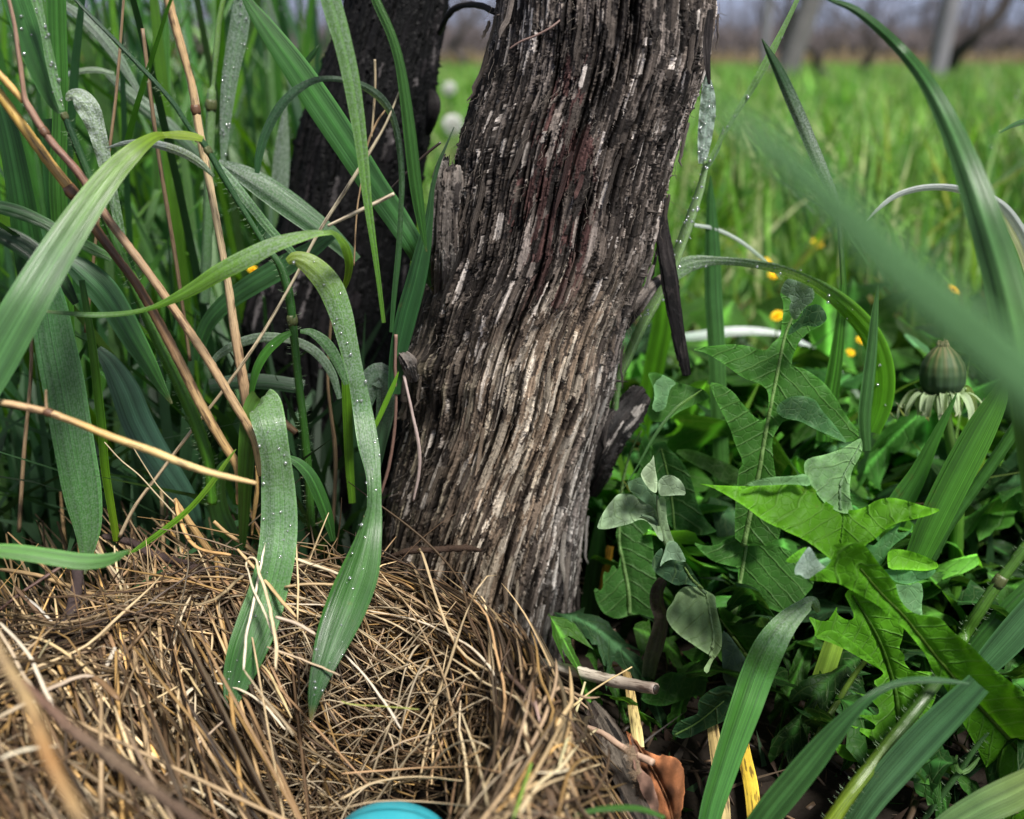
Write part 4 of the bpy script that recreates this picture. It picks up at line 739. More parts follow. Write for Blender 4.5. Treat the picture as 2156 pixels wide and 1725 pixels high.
def hairs(parent, c, r, n, seed, L=.0011):
    rs = np.random.RandomState(seed); m = MB(); t = unit(np.gradient(c, axis=0))
    for _ in range(n):
        i = rs.randint(0, len(c)-1); d = unit(np.cross(t[i], rs.randn(3))); p = c[i]+(c[i+1]-c[i])*rs.rand(); l = L*rs.uniform(.5, 1.2)
        tube(m, [p+d*r[i]*.8, p+d*(r[i]+l*.5), p+d*(r[i]+l)-t[i]*l*.25], [.00004, .00003, .00001], (.3, .42, .25), 3)
    return tag(m.build('hairs', 'seed_hair', parent), kind='stuff')
def cpts(f, pts, Y):
    a = fr(f, [(q[0], q[1]) for q in pts]); s = FR[f][2]; ys = [q[3] if len(q) > 3 else Y for q in pts]
    c, z = PA([(u, v, yy) for (u, v), yy in zip(a, ys)]); return c, np.array([q[2]*s for q in pts])*z/K
SEED = [100]
def leaf(parent, f, Y, pts, k, name='leaf', tw=0, fold=.22, wet=0, dew=0, ruff=0, mat='grass_blade', n=None, m=9, label=None):
    SEED[0] += 1; c, wd = cpts(f, pts, Y); n = n or len(pts)*9
    kk = k if isinstance(k, list) else [k]; cl = np.array([cc(x) for x in kk]); q = spline(np.concatenate([c, wd[:, None]], 1), n); x = np.linspace(0, 1, n)
    rgb = np.stack([np.interp(x, np.linspace(0, 1, len(cl)), cl[:, j]) for j in range(3)], 1)
    if mat == 'grass_blade': rgb = np.where(rgb.mean(1, keepdims=True) > .3, rgb, rgb*np.array([.88, .92, .56]))
    tip = np.clip(1-q[:, 3]/(q[:, 3].max()*.22), 0, 1)[:, None]*np.clip((x-.85)/.1, 0, 1)[:, None]; rgb = rgb*(1-tip)+np.array([.2, .14, .05])*tip
    W = np.interp(x, np.linspace(0, 1, len(wet)), wet) if isinstance(wet, list) else wet
    T = np.interp(x, np.linspace(0, 1, len(tw)), tw) if isinstance(tw, list) else tw
    mb = MB(); ribbon(mb, q[:, :3], np.maximum(q[:, 3], .0001), rgb, twist=T, fold=fold, m=m, seed=SEED[0], wet=W, ruff=ruff); o = mb.build(name, mat, parent)
    if label: o['label'] = label
    if dew: drops('dew_drops', o, q[:, :3], q[:, 3], dew, SEED[0])
    return o
def stem(parent, f, Y, pts, k, name='stem', hair=0, node=None, mat='grass_blade', flat=.9, wet=0):
    SEED[0] += 1; c, wd = cpts(f, pts, Y); n = len(pts)*9; q = spline(np.concatenate([c, wd[:, None]], 1), n); kk = k if isinstance(k, list) else [k]; cl = np.array([cc(x) for x in kk])
    rgb = np.stack([np.interp(np.linspace(0, 1, n), np.linspace(0, 1, len(cl)), cl[:, j]) for j in range(3)], 1)
    m = MB(); tube(m, q[:, :3], q[:, 3]/2, rgb, 9, .03, SEED[0], flat=flat); 
    if wet: m.c[-1][:, 3] = wet
    o = m.build(name, mat, parent)
    if hair: hairs(o, q[:, :3], q[:, 3]/2, hair, SEED[0])
    for nd in node or []:
        i = int(nd*(n-1)); p = q[max(i-1, 0):i+2, :3]; r = q[i, 3]/2; d = unit(p[-1]-p[0]); e = MB()
        tube(e, [q[i, :3]+d*r*t for t in (-1.1, -.5, 0, .5, 1.1)], r*np.array([.98, 1.08, 1.16, 1.08, .98]), (.12, .06, .03) if mat == 'dry_stem' else (.12, .14, .05), 10, .04, 3); e.build('node', mat, o)
    return o
def blade(label, f, Y, pts, k, **kw):
    o = leaf(None, f, Y, pts, k, name='grass_shoot', **kw); return tag(o, label, 'grass blade', kw.get('group'))
def plant(label, f, u, v, Y, name='grass_plant', cat='grass plant', group=None):
    a = fr(f, [(u, v)])[0]; e = empty(name, tuple(P(a[0], a[1], Y))); return tag(e, label, cat, group)

# -- left: plant A, the hairy dark stalk with the big folded leaf
a = plant('tall hairy dark green stalk with wide leaves folding left and arching over the nest', 'F', 655, 1110, .262)
stem(a, 'F', .262, [(120, -60, 8), (160, 0, 9), (235, 78, 10), (312, 158, 11), (365, 218, 12), (405, 278, 12), (427, 300, 15), (458, 352, 16), (495, 415, 15), (535, 480, 14), (560, 520, 14), (590, 560, 20), (608, 620, 22), (618, 700, 20), (628, 800, 19), (640, 900, 19), (650, 1010, 20), (655, 1110, 20)], ['dark', (.03, .10, .03), (.035, .12, .02), (.05, .16, .02)], hair=420, node=[.33, .63])
leaf(a, 'F', .25, [(427, 293, 14), (405, 287, 19), (375, 284, 20), (350, 284, 14), (325, 288, 22, .245), (285, 315, 38, .24), (235, 365, 52, .235), (180, 440, 62, .228), (115, 540, 74, .22), (50, 650, 84, .212), (-30, 790, 88, .205), (-90, 900, 60, .2), (-130, 1000, 6, .197)], ['yel', (.12, .24, .03), (.09, .2, .1), (.075, .19, .09), (.075, .19, .09)], fold=.12, tw=[.6, .2, 0, 0])
leaf(a, 'F', .25, [(605, 552, 14), (622, 545, 30), (655, 560, 46), (692, 600, 54), (716, 655, 50), (733, 720, 42), (750, 790, 36), (764, 860, 42), (776, 930, 46, .245), (785, 1000, 32, .24), (785, 1060, 38, .234), (775, 1120, 58, .228), (755, 1200, 84, .222), (730, 1270, 88, .217), (705, 1335, 76, .212), (682, 1400, 52, .207), (664, 1460, 30, .203), (654, 1520, 4, .2)],
     ['yel', (.12, .27, .06), (.11, .24, .1), (.08, .19, .08), (.07, .18, .07), (.045, .15, .035), (.03, .11, .03), (.02, .08, .025)], fold=.2, tw=[.2, 0, -.2, -.3, .7, .3, 0, 0], wet=[.1, .55, .5, .25, .05, 0, 0], dew=150)
leaf(a, 'F', .26, [(612, 700, 12), (590, 712, 20), (560, 740, 22), (540, 775, 20), (530, 815, 14), (527, 850, 8)], (.06, .2, .04), tw=.5, dew=10)
leaf(a, 'F', .268, [(632, 698, 8), (655, 700, 16), (685, 722, 24), (710, 760, 22), (730, 810, 12)], (.06, .17, .05), wet=.3)
# -- plant B: node on the left, two leaf halves
a = plant('green stalk with a pinkish joint and long folded leaf rising on the left', 'F', 445, 1060, .262)
stem(a, 'F', .255, [(133, 236, 14), (150, 280, 17), (175, 340, 19), (205, 415, 20), (235, 490, 21), (262, 555, 24), (300, 640, 28), (340, 730, 30), (378, 810, 30), (412, 890, 30), (438, 970, 28), (447, 1060, 24)], ['dark', (.05, .15, .03), (.08, .22, .03), (.07, .22, .02), (.08, .24, .02)], hair=380, node=[0.01])
leaf(a, 'F', .256, [(131, 232, 10), (118, 180, 18), (105, 120, 20), (92, 60, 16), (70, -30, 26)], (.12, .27, .11), wet=.35, dew=90, tw=.3)
leaf(a, 'F', .260, [(128, 238, 14), (110, 205, 36), (85, 140, 52), (60, 70, 58), (20, -50, 56)], (.045, .14, .05), dew=20, fold=.1)
leaf(a, 'F', .268, [(262, 560, 10), (275, 580, 22), (300, 630, 12), (318, 680, 6)], (.1, .26, .03))
# -- plant C: bright stalk with dewy leaf in the middle
a = plant('pale dewy grass stalk with a swollen joint standing right of the tan straw', 'F', 430, 640, .33)
stem(a, 'F', .33, [(478, -30, 12), (462, 40, 13), (455, 110, 14), (448, 185, 10), (446, 190, 20), (443, 260, 22), (440, 350, 22), (438, 450, 24), (434, 560, 24), (430, 640, 24)], ['lime', (.2, .36, .1), (.1, .24, .06), (.07, .18, .05)], node=[.36], wet=.3)
leaf(a, 'F', .335, [(470, 340, 10), (475, 250, 24), (485, 160, 34), (500, 80, 40), (512, 0, 36), (520, -60, 30)], (.12, .22, .16), wet=.6, dew=120)
# -- plant D: right of the trunk, pale wet stalk
a = plant('pale green dewy stalk leaning along the right side of the thick trunk', 'F', 1290, 900, .30)
stem(a, 'F', .296, [(1487, 340, 16), (1475, 395, 26), (1455, 455, 32), (1435, 510, 34), (1412, 570, 36), (1385, 625, 34), (1352, 685, 34), (1325, 745, 32), (1302, 800, 28), (1290, 900, 26)], [(.30, .48, .2), (.28, .46, .15), (.22, .40, .12), (.12, .28, .06)], wet=.28, flat=.5)
drops('dew_drops', a, *[x for x in (lambda c, wd: (spline(c, 40), np.full(40, wd.mean())))(*cpts('F', [(1487, 340, 20), (1455, 455, 32), (1412, 570, 36), (1352, 685, 34)], .290))], 160, 9)
leaf(a, 'F', .297, [(1478, 345, 16), (1484, 290, 30), (1490, 230, 34), (1490, 185, 24), (1484, 150, 6)], (.34, .46, .38), wet=.8, dew=120, ruff=.12)
leaf(a, 'F', .294, [(1490, 345, 10), (1515, 300, 9), (1550, 240, 11), (1590, 175, 17), (1625, 110, 16), (1655, 50, 11), (1688, -20, 9)], (.18, .36, .12), wet=.25, dew=40, tw=.3)
leaf(a, 'F', .296, [(1490, 350, 10), (1507, 320, 12), (1518, 290, 9), (1524, 265, 2)], (.16, .3, .18), wet=.4)
leaf(a, 'F', .298, [(1408, 598, 20), (1420, 575, 36), (1455, 556, 34), (1510, 550, 20), (1580, 556, 22), (1650, 572, 30), (1720, 604, 36), (1785, 650, 40), (1835, 710, 44), (1858, 780, 48), (1855, 850, 46), (1835, 910, 34)], [(.15, .26, .15), (.16, .28, .15), (.13, .3, .05), (.12, .32, .02), (.1, .3, .02), (.08, .26, .02)], wet=[.4, .7, .5, 0, 0, 0], tw=[0, .5, .9, .3, 0, 0], fold=.1, dew=60)
# -- dead stalks on the left
def dry(label, f, Y, pts, k, node=None, **kw):
    e = plant(label, f, pts[-1][0], pts[-1][1], Y, name='dry_grass_stalk', cat='dry stalk'); stem(e, f, Y, pts, k, name='culm', node=node, mat='dry_stem', **kw); return e
e = dry('long pale tan straw stalk with an orange brown joint, coming down from the top edge', 'F', .268, [(345, -40, 22), (362, 30, 21), (385, 110, 20), (396, 150, 17), (402, 170, 18), (412, 230, 19), (424, 300, 20), (440, 380, 18), (455, 460, 17), (470, 540, 17), (483, 620, 19), (494, 700, 22), (508, 780, 24), (520, 850, 26), (530, 910, 26)], [(.5, .33, .16), (.5, .34, .17), (.62, .48, .28), (.6, .46, .27), (.45, .3, .17), (.38, .24, .13)], node=[.265])
leaf(e, 'F', .27, [(400, 150, 3), (411, 185, 6), (418, 240, 7), (412, 300, 4)], (.5, .4, .28), name='sheath', mat='dry_stem')
e = dry('speckled brown stalk with a dark joint high at the left edge', 'F', .246, [(8, -40, 8), (28, 40, 9), (42, 130, 11), (52, 205, 12), (62, 228, 17), (108, 298, 18), (168, 368, 19), (232, 468, 20), (300, 558, 20), (362, 645, 20), (430, 745, 21), (488, 840, 21), (535, 925, 20), (550, 1000, 18)], [(.38, .25, .17), (.34, .21, .14), (.2, .1, .07), (.36, .24, .14), (.42, .28, .15), (.44, .3, .16), (.42, .28, .14)], node=[.26])
stem(e, 'F', .248, [(-20, 135, 15), (20, 180, 17), (50, 214, 14)], (.6, .38, .12), name='side_culm', mat='dry_stem')
e = dry('golden stalk that turns into a dark brown sheath near the left edge', 'F', .25, [(-40, 150, 22), (0, 200, 22), (40, 255, 24), (82, 312, 25), (110, 350, 24), (150, 402, 26), (200, 480, 24), (240, 535, 20), (285, 595, 21), (335, 680, 23), (378, 762, 24), (422, 850, 24), (465, 925, 22), (500, 985, 20), (505, 1060, 18)], ['gold', (.55, .35, .09), (.45, .27, .08), (.1, .05, .03), (.15, .08, .04), (.3, .18, .09), (.42, .28, .13), (.45, .29, .12), (.4, .25, .11)], node=[.27])
e = dry('golden yellow stalk with a kink lying across the lower left blades', 'F', .208, [(-40, 842, 15), (30, 852, 17), (75, 862, 18), (100, 868, 17), (160, 890, 17), (240, 922, 18), (320, 950, 19), (400, 982, 18), (470, 1002, 16), (540, 1018, 9)], [(.55, .38, .2), (.5, .33, .17), (.55, .36, .12), (.6, .42, .17), (.62, .46, .2), (.55, .38, .17)], node=[.24])
stem(e, 'F', .208, [(98, 862, 6), (97, 845, 6), (97, 822, 5)], (.45, .3, .17), name='broken_side_twig', mat='dry_stem')
dry('thin pale straw running diagonally over the dark trunk down to the left', 'F', .258, [(842, 190, 4), (815, 255, 6), (780, 318, 8), (728, 400, 9), (672, 488, 8), (618, 590, 7), (545, 715, 8), (470, 822, 8), (400, 912, 8), (330, 1005, 8), (285, 1065, 8), (252, 1130, 9)], [(.55, .46, .3), (.6, .52, .36), (.55, .42, .25), (.5, .38, .24)])
dry('short pale straw lying level across the dark trunk', 'F', .256, [(830, 408, 9), (790, 428, 10), (745, 450, 9), (690, 476, 7)], (.5, .42, .3))
dry('thin upright tan straw tip in front of the dark trunk', 'F', .26, [(789, 125, 6), (790, 170, 6), (787, 230, 6), (782, 290, 5)], (.42, .33, .2))
dry('second thin straw fanning out beside the upright tan straw tip', 'F', .26, [(815, 228, 4), (795, 255, 5), (772, 310, 6), (765, 360, 4), (752, 440, 4), (745, 560, 4)], (.4, .27, .15))
dry('thin dark straw slanting up to the gap beside the stub', 'F', .27, [(928, 300, 6), (900, 322, 6), (860, 360, 5), (810, 410, 4)], (.03, .022, .02))
dry('pale thin straw bundle, left one of the pair sloping into the nest', 'q01', .245, [(660, 1070, 8), (760, 1180, 9), (880, 1280, 10), (980, 1390, 11), (1080, 1500, 12), (1180, 1610, 13)], (.5, .4, .24))
dry('pale thin straw bundle, right one of the pair sloping into the nest', 'q01', .247, [(840, 1100, 6), (920, 1230, 8), (1000, 1350, 9), (1100, 1450, 10)], (.48, .38, .22))
dry('thick broken golden stub pointing up at the back of the nest', 'q01', .252, [(1100, 1430, 36), (1160, 1520, 44), (1240, 1640, 48), (1340, 1780, 46), (1480, 1960, 40)], [(.5, .33, .14), (.42, .26, .1), (.38, .24, .11)])
dry('thin golden stub beside the thick broken one at the back of the nest', 'q01', .250, [(1350, 1570, 26), (1440, 1650, 26), (1560, 1730, 26), (1720, 1850, 22)], (.5, .33, .15))
dry('dry tan sheath standing between the two bent leaf blades', 'q01', .262, [(1620, 1220, 20), (1625, 1340, 26), (1615, 1450, 34), (1600, 1560, 22), (1590, 1660, 14)], (.5, .32, .12))
dry('dry brown stub deep behind the arching leaf', 'q01', .29, [(1750, 900, 50), (1810, 960, 52), (1870, 1010, 46)], (.16, .1, .05))
dry('tiny upright tan bit on the kinked golden stalk', 'q02', .2, [(315, 595, 14), (280, 650, 14), (245, 710, 14)], (.5, .44, .26))

rs = np.random.RandomState(8)
for lab, pts in [('thin brown dead stem leaning right deep in the left grass behind the tan straw', [(300, 60), (330, 300), (372, 560), (400, 760)]), ('thin dead stem leaning left behind the silver curled leaf', [(262, -20), (240, 240), (205, 480), (180, 700)]),
                 ('thin pale dead stem close to the left edge behind the rain dotted blade', [(60, 560), (66, 760), (50, 960), (40, 1120)]), ('slender tan dead stem between the hairy stalk and the dark trunk foot', [(700, 640), (690, 800), (706, 960), (700, 1130)]),
                 ('slender bent brown stem at the foot of the blue droplet leaf', [(300, 860), (340, 960), (352, 1060), (345, 1150)])]:
    dry(lab, 'F', .285, [(u, v, 6+rs.rand()*4) for u, v in pts], np.array([.36, .25, .14])*rs.uniform(.5, 1.1))
# -- blades: label, frame, Y, points (u, v, width), colour, options
BL = [
 ('yellow green blade arching left to a long thin tip across the stalks', 'F', .236, [(690, 640, 8, .256), (722, 610, 10, .254), (736, 560, 18, .25), (728, 520, 22, .247), (708, 494, 16, .244), (680, 488, 20), (640, 494, 30), (580, 512, 36), (520, 542, 40), (460, 575, 36), (410, 606, 28), (360, 632, 18), (320, 648, 10), (270, 659, 10), (200, 663, 11), (120, 658, 8), (48, 649, 2)], ['yel', (.14, .28, .02), (.16, .33, .03), (.17, .32, .1), (.15, .32, .04), (.13, .3, .03), (.1, .22, .08), (.1, .2, .12)], dict(wet=[0, 0, .3, .6, .1, 0, .15, 0], dew=110, tw=[0, .4, 1.1, .5, 0, 0, .2, 0])),
 ('widest dark blade slanting from the top edge down across the dark trunk', 'F', .268, [(500, -50, 6), (520, 0, 20), (560, 58, 40), (620, 140, 56), (680, 228, 62), (740, 318, 60), (790, 395, 56), (835, 460, 52), (872, 520, 44), (895, 570, 30, .275), (912, 612, 4, .28)], [(.05, .16, .05), (.05, .16, .05), (.045, .15, .05), (.04, .13, .05), (.03, .1, .05)], dict(fold=.1, dew=15)),
 ('dark blue green ribbon arching in a loop over the dark trunk', 'F', .258, [(541, 365, 10), (546, 325, 17), (562, 275, 19), (590, 225, 20), (625, 190, 18), (665, 169, 13), (710, 167, 12), (755, 178, 16), (795, 203, 22), (822, 240, 22), (838, 300, 20), (845, 370, 16), (843, 450, 12), (838, 540, 13), (830, 620, 11), (824, 700, 8)], [(.03, .1, .05), (.04, .11, .07), (.08, .15, .12), (.06, .16, .06), (.035, .11, .04), (.03, .1, .04)], dict(tw=[0, 0, .9, .3, 0], wet=[0, .2, .4, .1, 0])),
 ('light green dark streaked blade falling straight from the top in front of the dark trunk', 'F', .25, [(685, -40, 42), (705, 30, 42), (722, 90, 38), (738, 160, 36), (750, 230, 32), (760, 300, 26), (768, 370, 22), (776, 440, 17), (786, 510, 13), (797, 590, 10), (808, 680, 8)], [(.13, .28, .09), (.13, .28, .08), (.14, .3, .07), (.12, .3, .03), (.1, .24, .03)], dict(wet=[.4, .35, .2, 0], dew=60)),
 ('narrow green blade curving down from the top left of the thick trunk', 'F', .256, [(775, -40, 14), (795, 10, 20), (822, 70, 20), (840, 130, 21), (853, 210, 25), (863, 290, 28), (872, 370, 28), (882, 440, 24), (892, 500, 12), (898, 530, 3)], [(.08, .2, .07), (.06, .17, .05), (.05, .15, .04), (.04, .14, .03)], dict(dew=25, tw=.3)),
 ('dark blade with a needle tip rising between the two trunks', 'F', .262, [(956, 268, 2), (940, 305, 5), (922, 350, 9), (910, 400, 10), (903, 460, 18), (890, 530, 34), (874, 600, 42), (855, 670, 44), (838, 750, 36), (830, 830, 26)], [(.05, .1, .07), (.04, .11, .06), (.03, .1, .05), (.025, .085, .045)], dict(dew=25)),
 ('silver wet curled leaf with a bubbly surface hanging near the left edge', 'F', .262, [(140, 212, 6), (150, 202, 24), (168, 208, 44), (188, 232, 46), (204, 275, 36), (218, 330, 30), (232, 390, 24), (246, 450, 20), (262, 520, 12)], [(.25, .33, .3), (.22, .3, .26), (.14, .25, .15), (.08, .2, .07)], dict(wet=[.95, .9, .5, .3], dew=140, ruff=.2)),
 ('tall dark upright blade along the left edge, behind the golden stalk', 'F', .272, [(-10, 180, 30), (15, 270, 42), (32, 350, 48), (48, 440, 54), (62, 530, 60), (78, 620, 62), (95, 700, 60)], [(.03, .1, .04), (.025, .09, .03), (.03, .1, .04)], dict(dew=30)),
 ('broad rain dotted blade standing in front at the lower left', 'F', .246, [(88, 575, 50), (102, 640, 70), (116, 720, 80), (132, 800, 84), (146, 880, 82), (160, 960, 80), (174, 1040, 76), (184, 1110, 56), (182, 1170, 26), (178, 1210, 6)], [(.035, .12, .05), (.05, .14, .07), (.055, .15, .07), (.06, .18, .06), (.08, .21, .07)], dict(wet=[.1, .15, .2, .3], dew=260, fold=.2)),
 ('straight upright green blade crossing the top left corner', 'F', .275, [(118, -40, 38), (120, 60, 38), (124, 160, 36), (126, 260, 30), (122, 380, 36), (128, 500, 32), (138, 620, 30), (146, 720, 22)], [(.06, .19, .05), (.06, .18, .05), (.07, .22, .03)], dict(dew=30)),
 ('striped blade bowing right under the crossing of the brown stalks', 'F', .262, [(140, 545, 30), (175, 572, 54), (215, 610, 62), (250, 660, 56), (282, 715, 48), (312, 765, 36), (340, 815, 20), (362, 850, 5)], [(.04, .12, .07), (.05, .14, .08), (.05, .16, .05), (.04, .14, .03)], dict(dew=50)),
 ('dull blue leaf sprinkled with droplets low among the left stalks', 'F', .28, [(205, 735, 20), (232, 765, 38), (262, 820, 58), (290, 890, 64), (325, 955, 62), (362, 1010, 56), (395, 1060, 44), (418, 1115, 20)], [(.035, .075, .07), (.03, .075, .075), (.03, .075, .07)], dict(dew=60, fold=.1)),
 ('pale green blade lying level on the straw at the left edge', 'F', .2, [(-40, 1158, 26), (30, 1162, 32), (100, 1172, 34), (170, 1182, 34), (220, 1180, 28), (255, 1168, 14), (276, 1157, 3)], [(.12, .28, .1), (.13, .3, .12), (.12, .27, .12), (.1, .24, .09)], dict(fold=.1)),
 ('thin silvery blade arched behind the hairy stalk', 'F', .275, [(440, 770, 10), (465, 745, 16), (505, 722, 20), (560, 710, 20), (620, 718, 18), (665, 742, 20), (698, 785, 18), (715, 840, 10)], [(.1, .17, .13), (.13, .2, .16), (.09, .17, .13)], dict(wet=.35, dew=60)),
 ('short dark level blade behind the hairy stalk', 'F', .285, [(440, 812, 26), (500, 804, 32), (560, 804, 32), (640, 815, 30)], [(.03, .07, .05), (.035, .08, .06)], dict(dew=30)),
 ('wide bluish blade swinging up to the right behind the tan stalk', 'F', .282, [(418, 760, 20), (424, 715, 28), (442, 675, 32), (480, 635, 38), (530, 600, 44), (590, 565, 46), (650, 530, 36), (700, 495, 20)], [(.03, .1, .04), (.05, .14, .07), (.055, .15, .08), (.04, .11, .07)], dict(fold=.12)),
 ('wide dewy grey green blade sloping down right over the foot of the dark trunk', 'F', .29, [(460, 340, 10), (500, 360, 34), (550, 390, 50), (600, 425, 54), (650, 462, 50), (700, 500, 40), (750, 550, 26)], [(.09, .17, .12), (.07, .17, .08), (.06, .15, .08), (.05, .12, .07)], dict(wet=[.6, .3, .1, 0], dew=60)),
 ('narrow dewy blade beside the hairy stalk, sloping down right', 'F', .27, [(455, 345, 16), (490, 385, 20), (530, 435, 20), (575, 490, 18), (615, 530, 14), (645, 570, 8)], [(.12, .24, .15), (.08, .2, .08), (.06, .17, .07)], dict(wet=[.6, .3, .1], dew=50)),
 ('white frosted little arch behind the folding leaf', 'F', .262, [(225, 312, 4), (265, 302, 11), (310, 302, 16), (355, 312, 20), (395, 328, 20), (425, 348, 16), (450, 372, 6)], [(.3, .36, .33), (.28, .34, .3), (.12, .2, .14)], dict(wet=[.7, .9, .8, .3], dew=80, tw=.4)),
 ('dark blade entering level from the left edge at mid height', 'F', .262, [(-30, 430, 26), (30, 444, 30), (85, 466, 26), (140, 497, 24), (190, 522, 24), (235, 545, 16)], [(.035, .11, .05), (.03, .1, .035), (.05, .15, .04)], dict(ruff=.06)),
 ('very dark blade entering from the left edge just below mid height', 'F', .266, [(-30, 480, 30), (30, 505, 44), (80, 540, 44), (130, 590, 30), (160, 640, 14)], [(.02, .06, .03), (.025, .07, .03)], dict()),
 ('small curled leaf at the base of the broad folded blade', 'F', .262, [(492, 962, 6), (470, 985, 24), (456, 1030, 36), (462, 1080, 42), (485, 1125, 36), (508, 1160, 14)], [(.04, .11, .03), (.05, .13, .04), (.04, .12, .03)], dict(dew=20)),
 ('thin bright blade slanting down left just above the straw', 'F', .24, [(497, 946, 2), (480, 968, 7), (445, 1018, 11), (400, 1070, 11), (350, 1112, 12), (300, 1148, 10), (270, 1168, 4)], [(.2, .36, .06), (.14, .32, .02), (.12, .28, .03)], dict()),
 ('dark blade bowing down between the broad bent blade and the dewy long one', 'F', .255, [(605, 962, 10), (628, 975, 20), (652, 1000, 26), (672, 1040, 28), (690, 1090, 24), (702, 1140, 10)], [(.06, .16, .07), (.035, .12, .03), (.03, .1, .03)], dict(dew=20)),
 ('blunt grey blue leaf rolled over beside the thick trunk', 'F', .268, [(758, 905, 20), (768, 850, 34), (782, 805, 52), (800, 790, 54), (812, 810, 44), (812, 860, 40), (800, 930, 30), (788, 1000, 20)], [(.04, .09, .07), (.07, .13, .1), (.05, .1, .08), (.02, .06, .04)], dict(wet=[0, .35, .3, 0, 0], dew=60)),
 ('short bright needle blade at the left edge of the thick trunk', 'F', .25, [(839, 783, 2), (829, 810, 9), (815, 842, 11), (798, 880, 10), (786, 905, 8)], [(.16, .36, .03), (.14, .32, .03)], dict()),
 ('slim stalk like blade with a yellowing base, left of the blue leaf', 'F', .258, [(172, 590, 12), (184, 660, 15), (196, 740, 17), (205, 820, 18), (214, 900, 18), (221, 985, 17), (231, 1050, 16), (246, 1140, 14)], [(.02, .07, .02), (.04, .11, .015), (.05, .14, .015), (.1, .22, .015), (.16, .26, .02)], dict(fold=.5)),
 ('dewy streaked upright blade with black lines behind the long arching one', 'F', .275, [(742, 1060, 14), (736, 980, 18), (732, 880, 20), (728, 780, 18), (722, 690, 12)], [(.08, .18, .02), (.1, .24, .02)], dict()),
 ('dark wide blade just under the silver curled leaf', 'F', .285, [(100, 250, 20), (112, 330, 44), (122, 420, 50), (135, 520, 50), (148, 620, 44)], [(.03, .1, .045), (.035, .12, .05)], dict()),
 ('frosted grey blade with a broad tip in the upper left thicket', 'F', .36, [(602, 215, 3), (598, 260, 18), (594, 320, 32), (590, 380, 36), (585, 440, 30)], [(.13, .2, .16), (.1, .17, .13)], dict(wet=.6, dew=40)),
 ('white rimmed short arch high on the left', 'F', .34, [(135, 158, 8), (170, 150, 12), (205, 148, 12), (240, 156, 8)], [(.28, .36, .32), (.2, .3, .25)], dict(wet=.5)),
 ('long thin blue blade sloping to the right in the upper left thicket', 'F', .34, [(130, 5, 12), (190, 50, 26), (240, 110, 24), (275, 165, 16), (305, 215, 6)], [(.12, .18, .17), (.1, .17, .14)], dict(wet=.3)),
 ('blurred blue green blade sloping behind the tan straw', 'F', .36, [(225, 155, 14), (280, 205, 30), (330, 245, 34), (380, 290, 26), (430, 340, 12)], [(.06, .12, .09), (.05, .11, .08)], dict()),
 ('upright pale blade standing behind the tan straw joint', 'F', .38, [(352, 20, 4), (345, 90, 24), (342, 180, 30), (338, 280, 30), (335, 400, 30)], [(.09, .24, .08), (.08, .2, .06)], dict()),
 ('short dark blade tip crossing the left side of the dark trunk', 'F', .30, [(674, 93, 2), (662, 110, 11), (648, 128, 12), (630, 152, 6)], [(.025, .08, .03)]*2, dict()),
 # right side
 ('silver dewy blade with a needle tip hanging over the field on the right', 'F', .29, [(1604, 82, 2), (1618, 108, 12), (1640, 150, 22), (1665, 205, 27), (1690, 262, 28), (1712, 315, 27), (1732, 362, 25), (1752, 405, 18), (1764, 440, 11), (1770, 520, 9), (1774, 600, 9)], [(.04, .1, .05), (.05, .12, .07), (.12, .19, .14), (.2, .27, .23), (.15, .24, .18), (.12, .25, .1), (.09, .22, .05)], dict(wet=[0, .1, .5, .85, .6, .2, 0], dew=120, fold=.35)),
 ('long green blade arching from the top edge down to the right border', 'F', .235, [(1700, -30, 6), (1745, -2, 9), (1795, 18, 15), (1845, 55, 20), (1900, 108, 24), (1950, 172, 32, .225), (1995, 255, 44, .218), (2035, 350, 56, .21), (2070, 450, 68, .204), (2105, 560, 78, .2), (2135, 680, 84, .195), (2165, 820, 84, .19), (2190, 1020, 74, .19), (2205, 1250, 60, .195), (2210, 1500, 40, .2)], [(.04, .12, .05), (.05, .14, .06), (.07, .17, .08), (.08, .2, .06), (.09, .22, .05), (.09, .24, .05)], dict(fold=.4)),
 ('silver white blade arching under the long green one at the right', 'F', .30, [(1824, 466, 2), (1850, 440, 8), (1885, 414, 12), (1930, 399, 14), (1975, 395, 15), (2020, 400, 18), (2065, 415, 26), (2105, 440, 32), (2135, 480, 36), (2160, 530, 38), (2180, 600, 38), (2196, 720, 40, .3), (2200, 900, 40, .3), (2196, 1100, 34, .3), (2190, 1300, 24, .3)], [(.6, .65, .62), (.78, .82, .8), (.75, .8, .78), (.78, .82, .82)], dict(wet=[.2, .2, .2, .2], tw=[.5, .4, .2, 0])),
 ('wide soft blurred blade sweeping across the right in front of everything', 'F', .066, [(1505, 215, 10), (1560, 262, 46), (1640, 326, 66), (1730, 408, 80), (1820, 494, 94), (1910, 580, 104), (2000, 662, 112), (2090, 742, 116), (2220, 860, 120), (2400, 1040, 124), (2560, 1250, 120), (2680, 1500, 110), (2760, 1900, 90), (2800, 2500, 60)], [(.15, .31, .2), (.14, .30, .19), (.13, .28, .17)], dict(fold=.15)),
 ('thin silver arc left of the yellow flowers', 'F', .33, [(1462, 474, 7), (1505, 482, 8), (1550, 503, 8), (1590, 532, 8), (1625, 565, 7), (1645, 590, 3)], [(.6, .68, .62), (.55, .65, .55), (.2, .36, .12)], dict(wet=[.6, .5, .1])),
 ('upright blue green blade right behind the dewy leaning stalk', 'F', .33, [(1496, 370, 3), (1497, 430, 18), (1500, 520, 32), (1502, 620, 36), (1508, 720, 36), (1512, 820, 34), (1518, 960, 32), (1524, 1080, 28)], [(.05, .15, .06), (.07, .18, .09), (.08, .2, .08), (.07, .2, .05)], dict()),
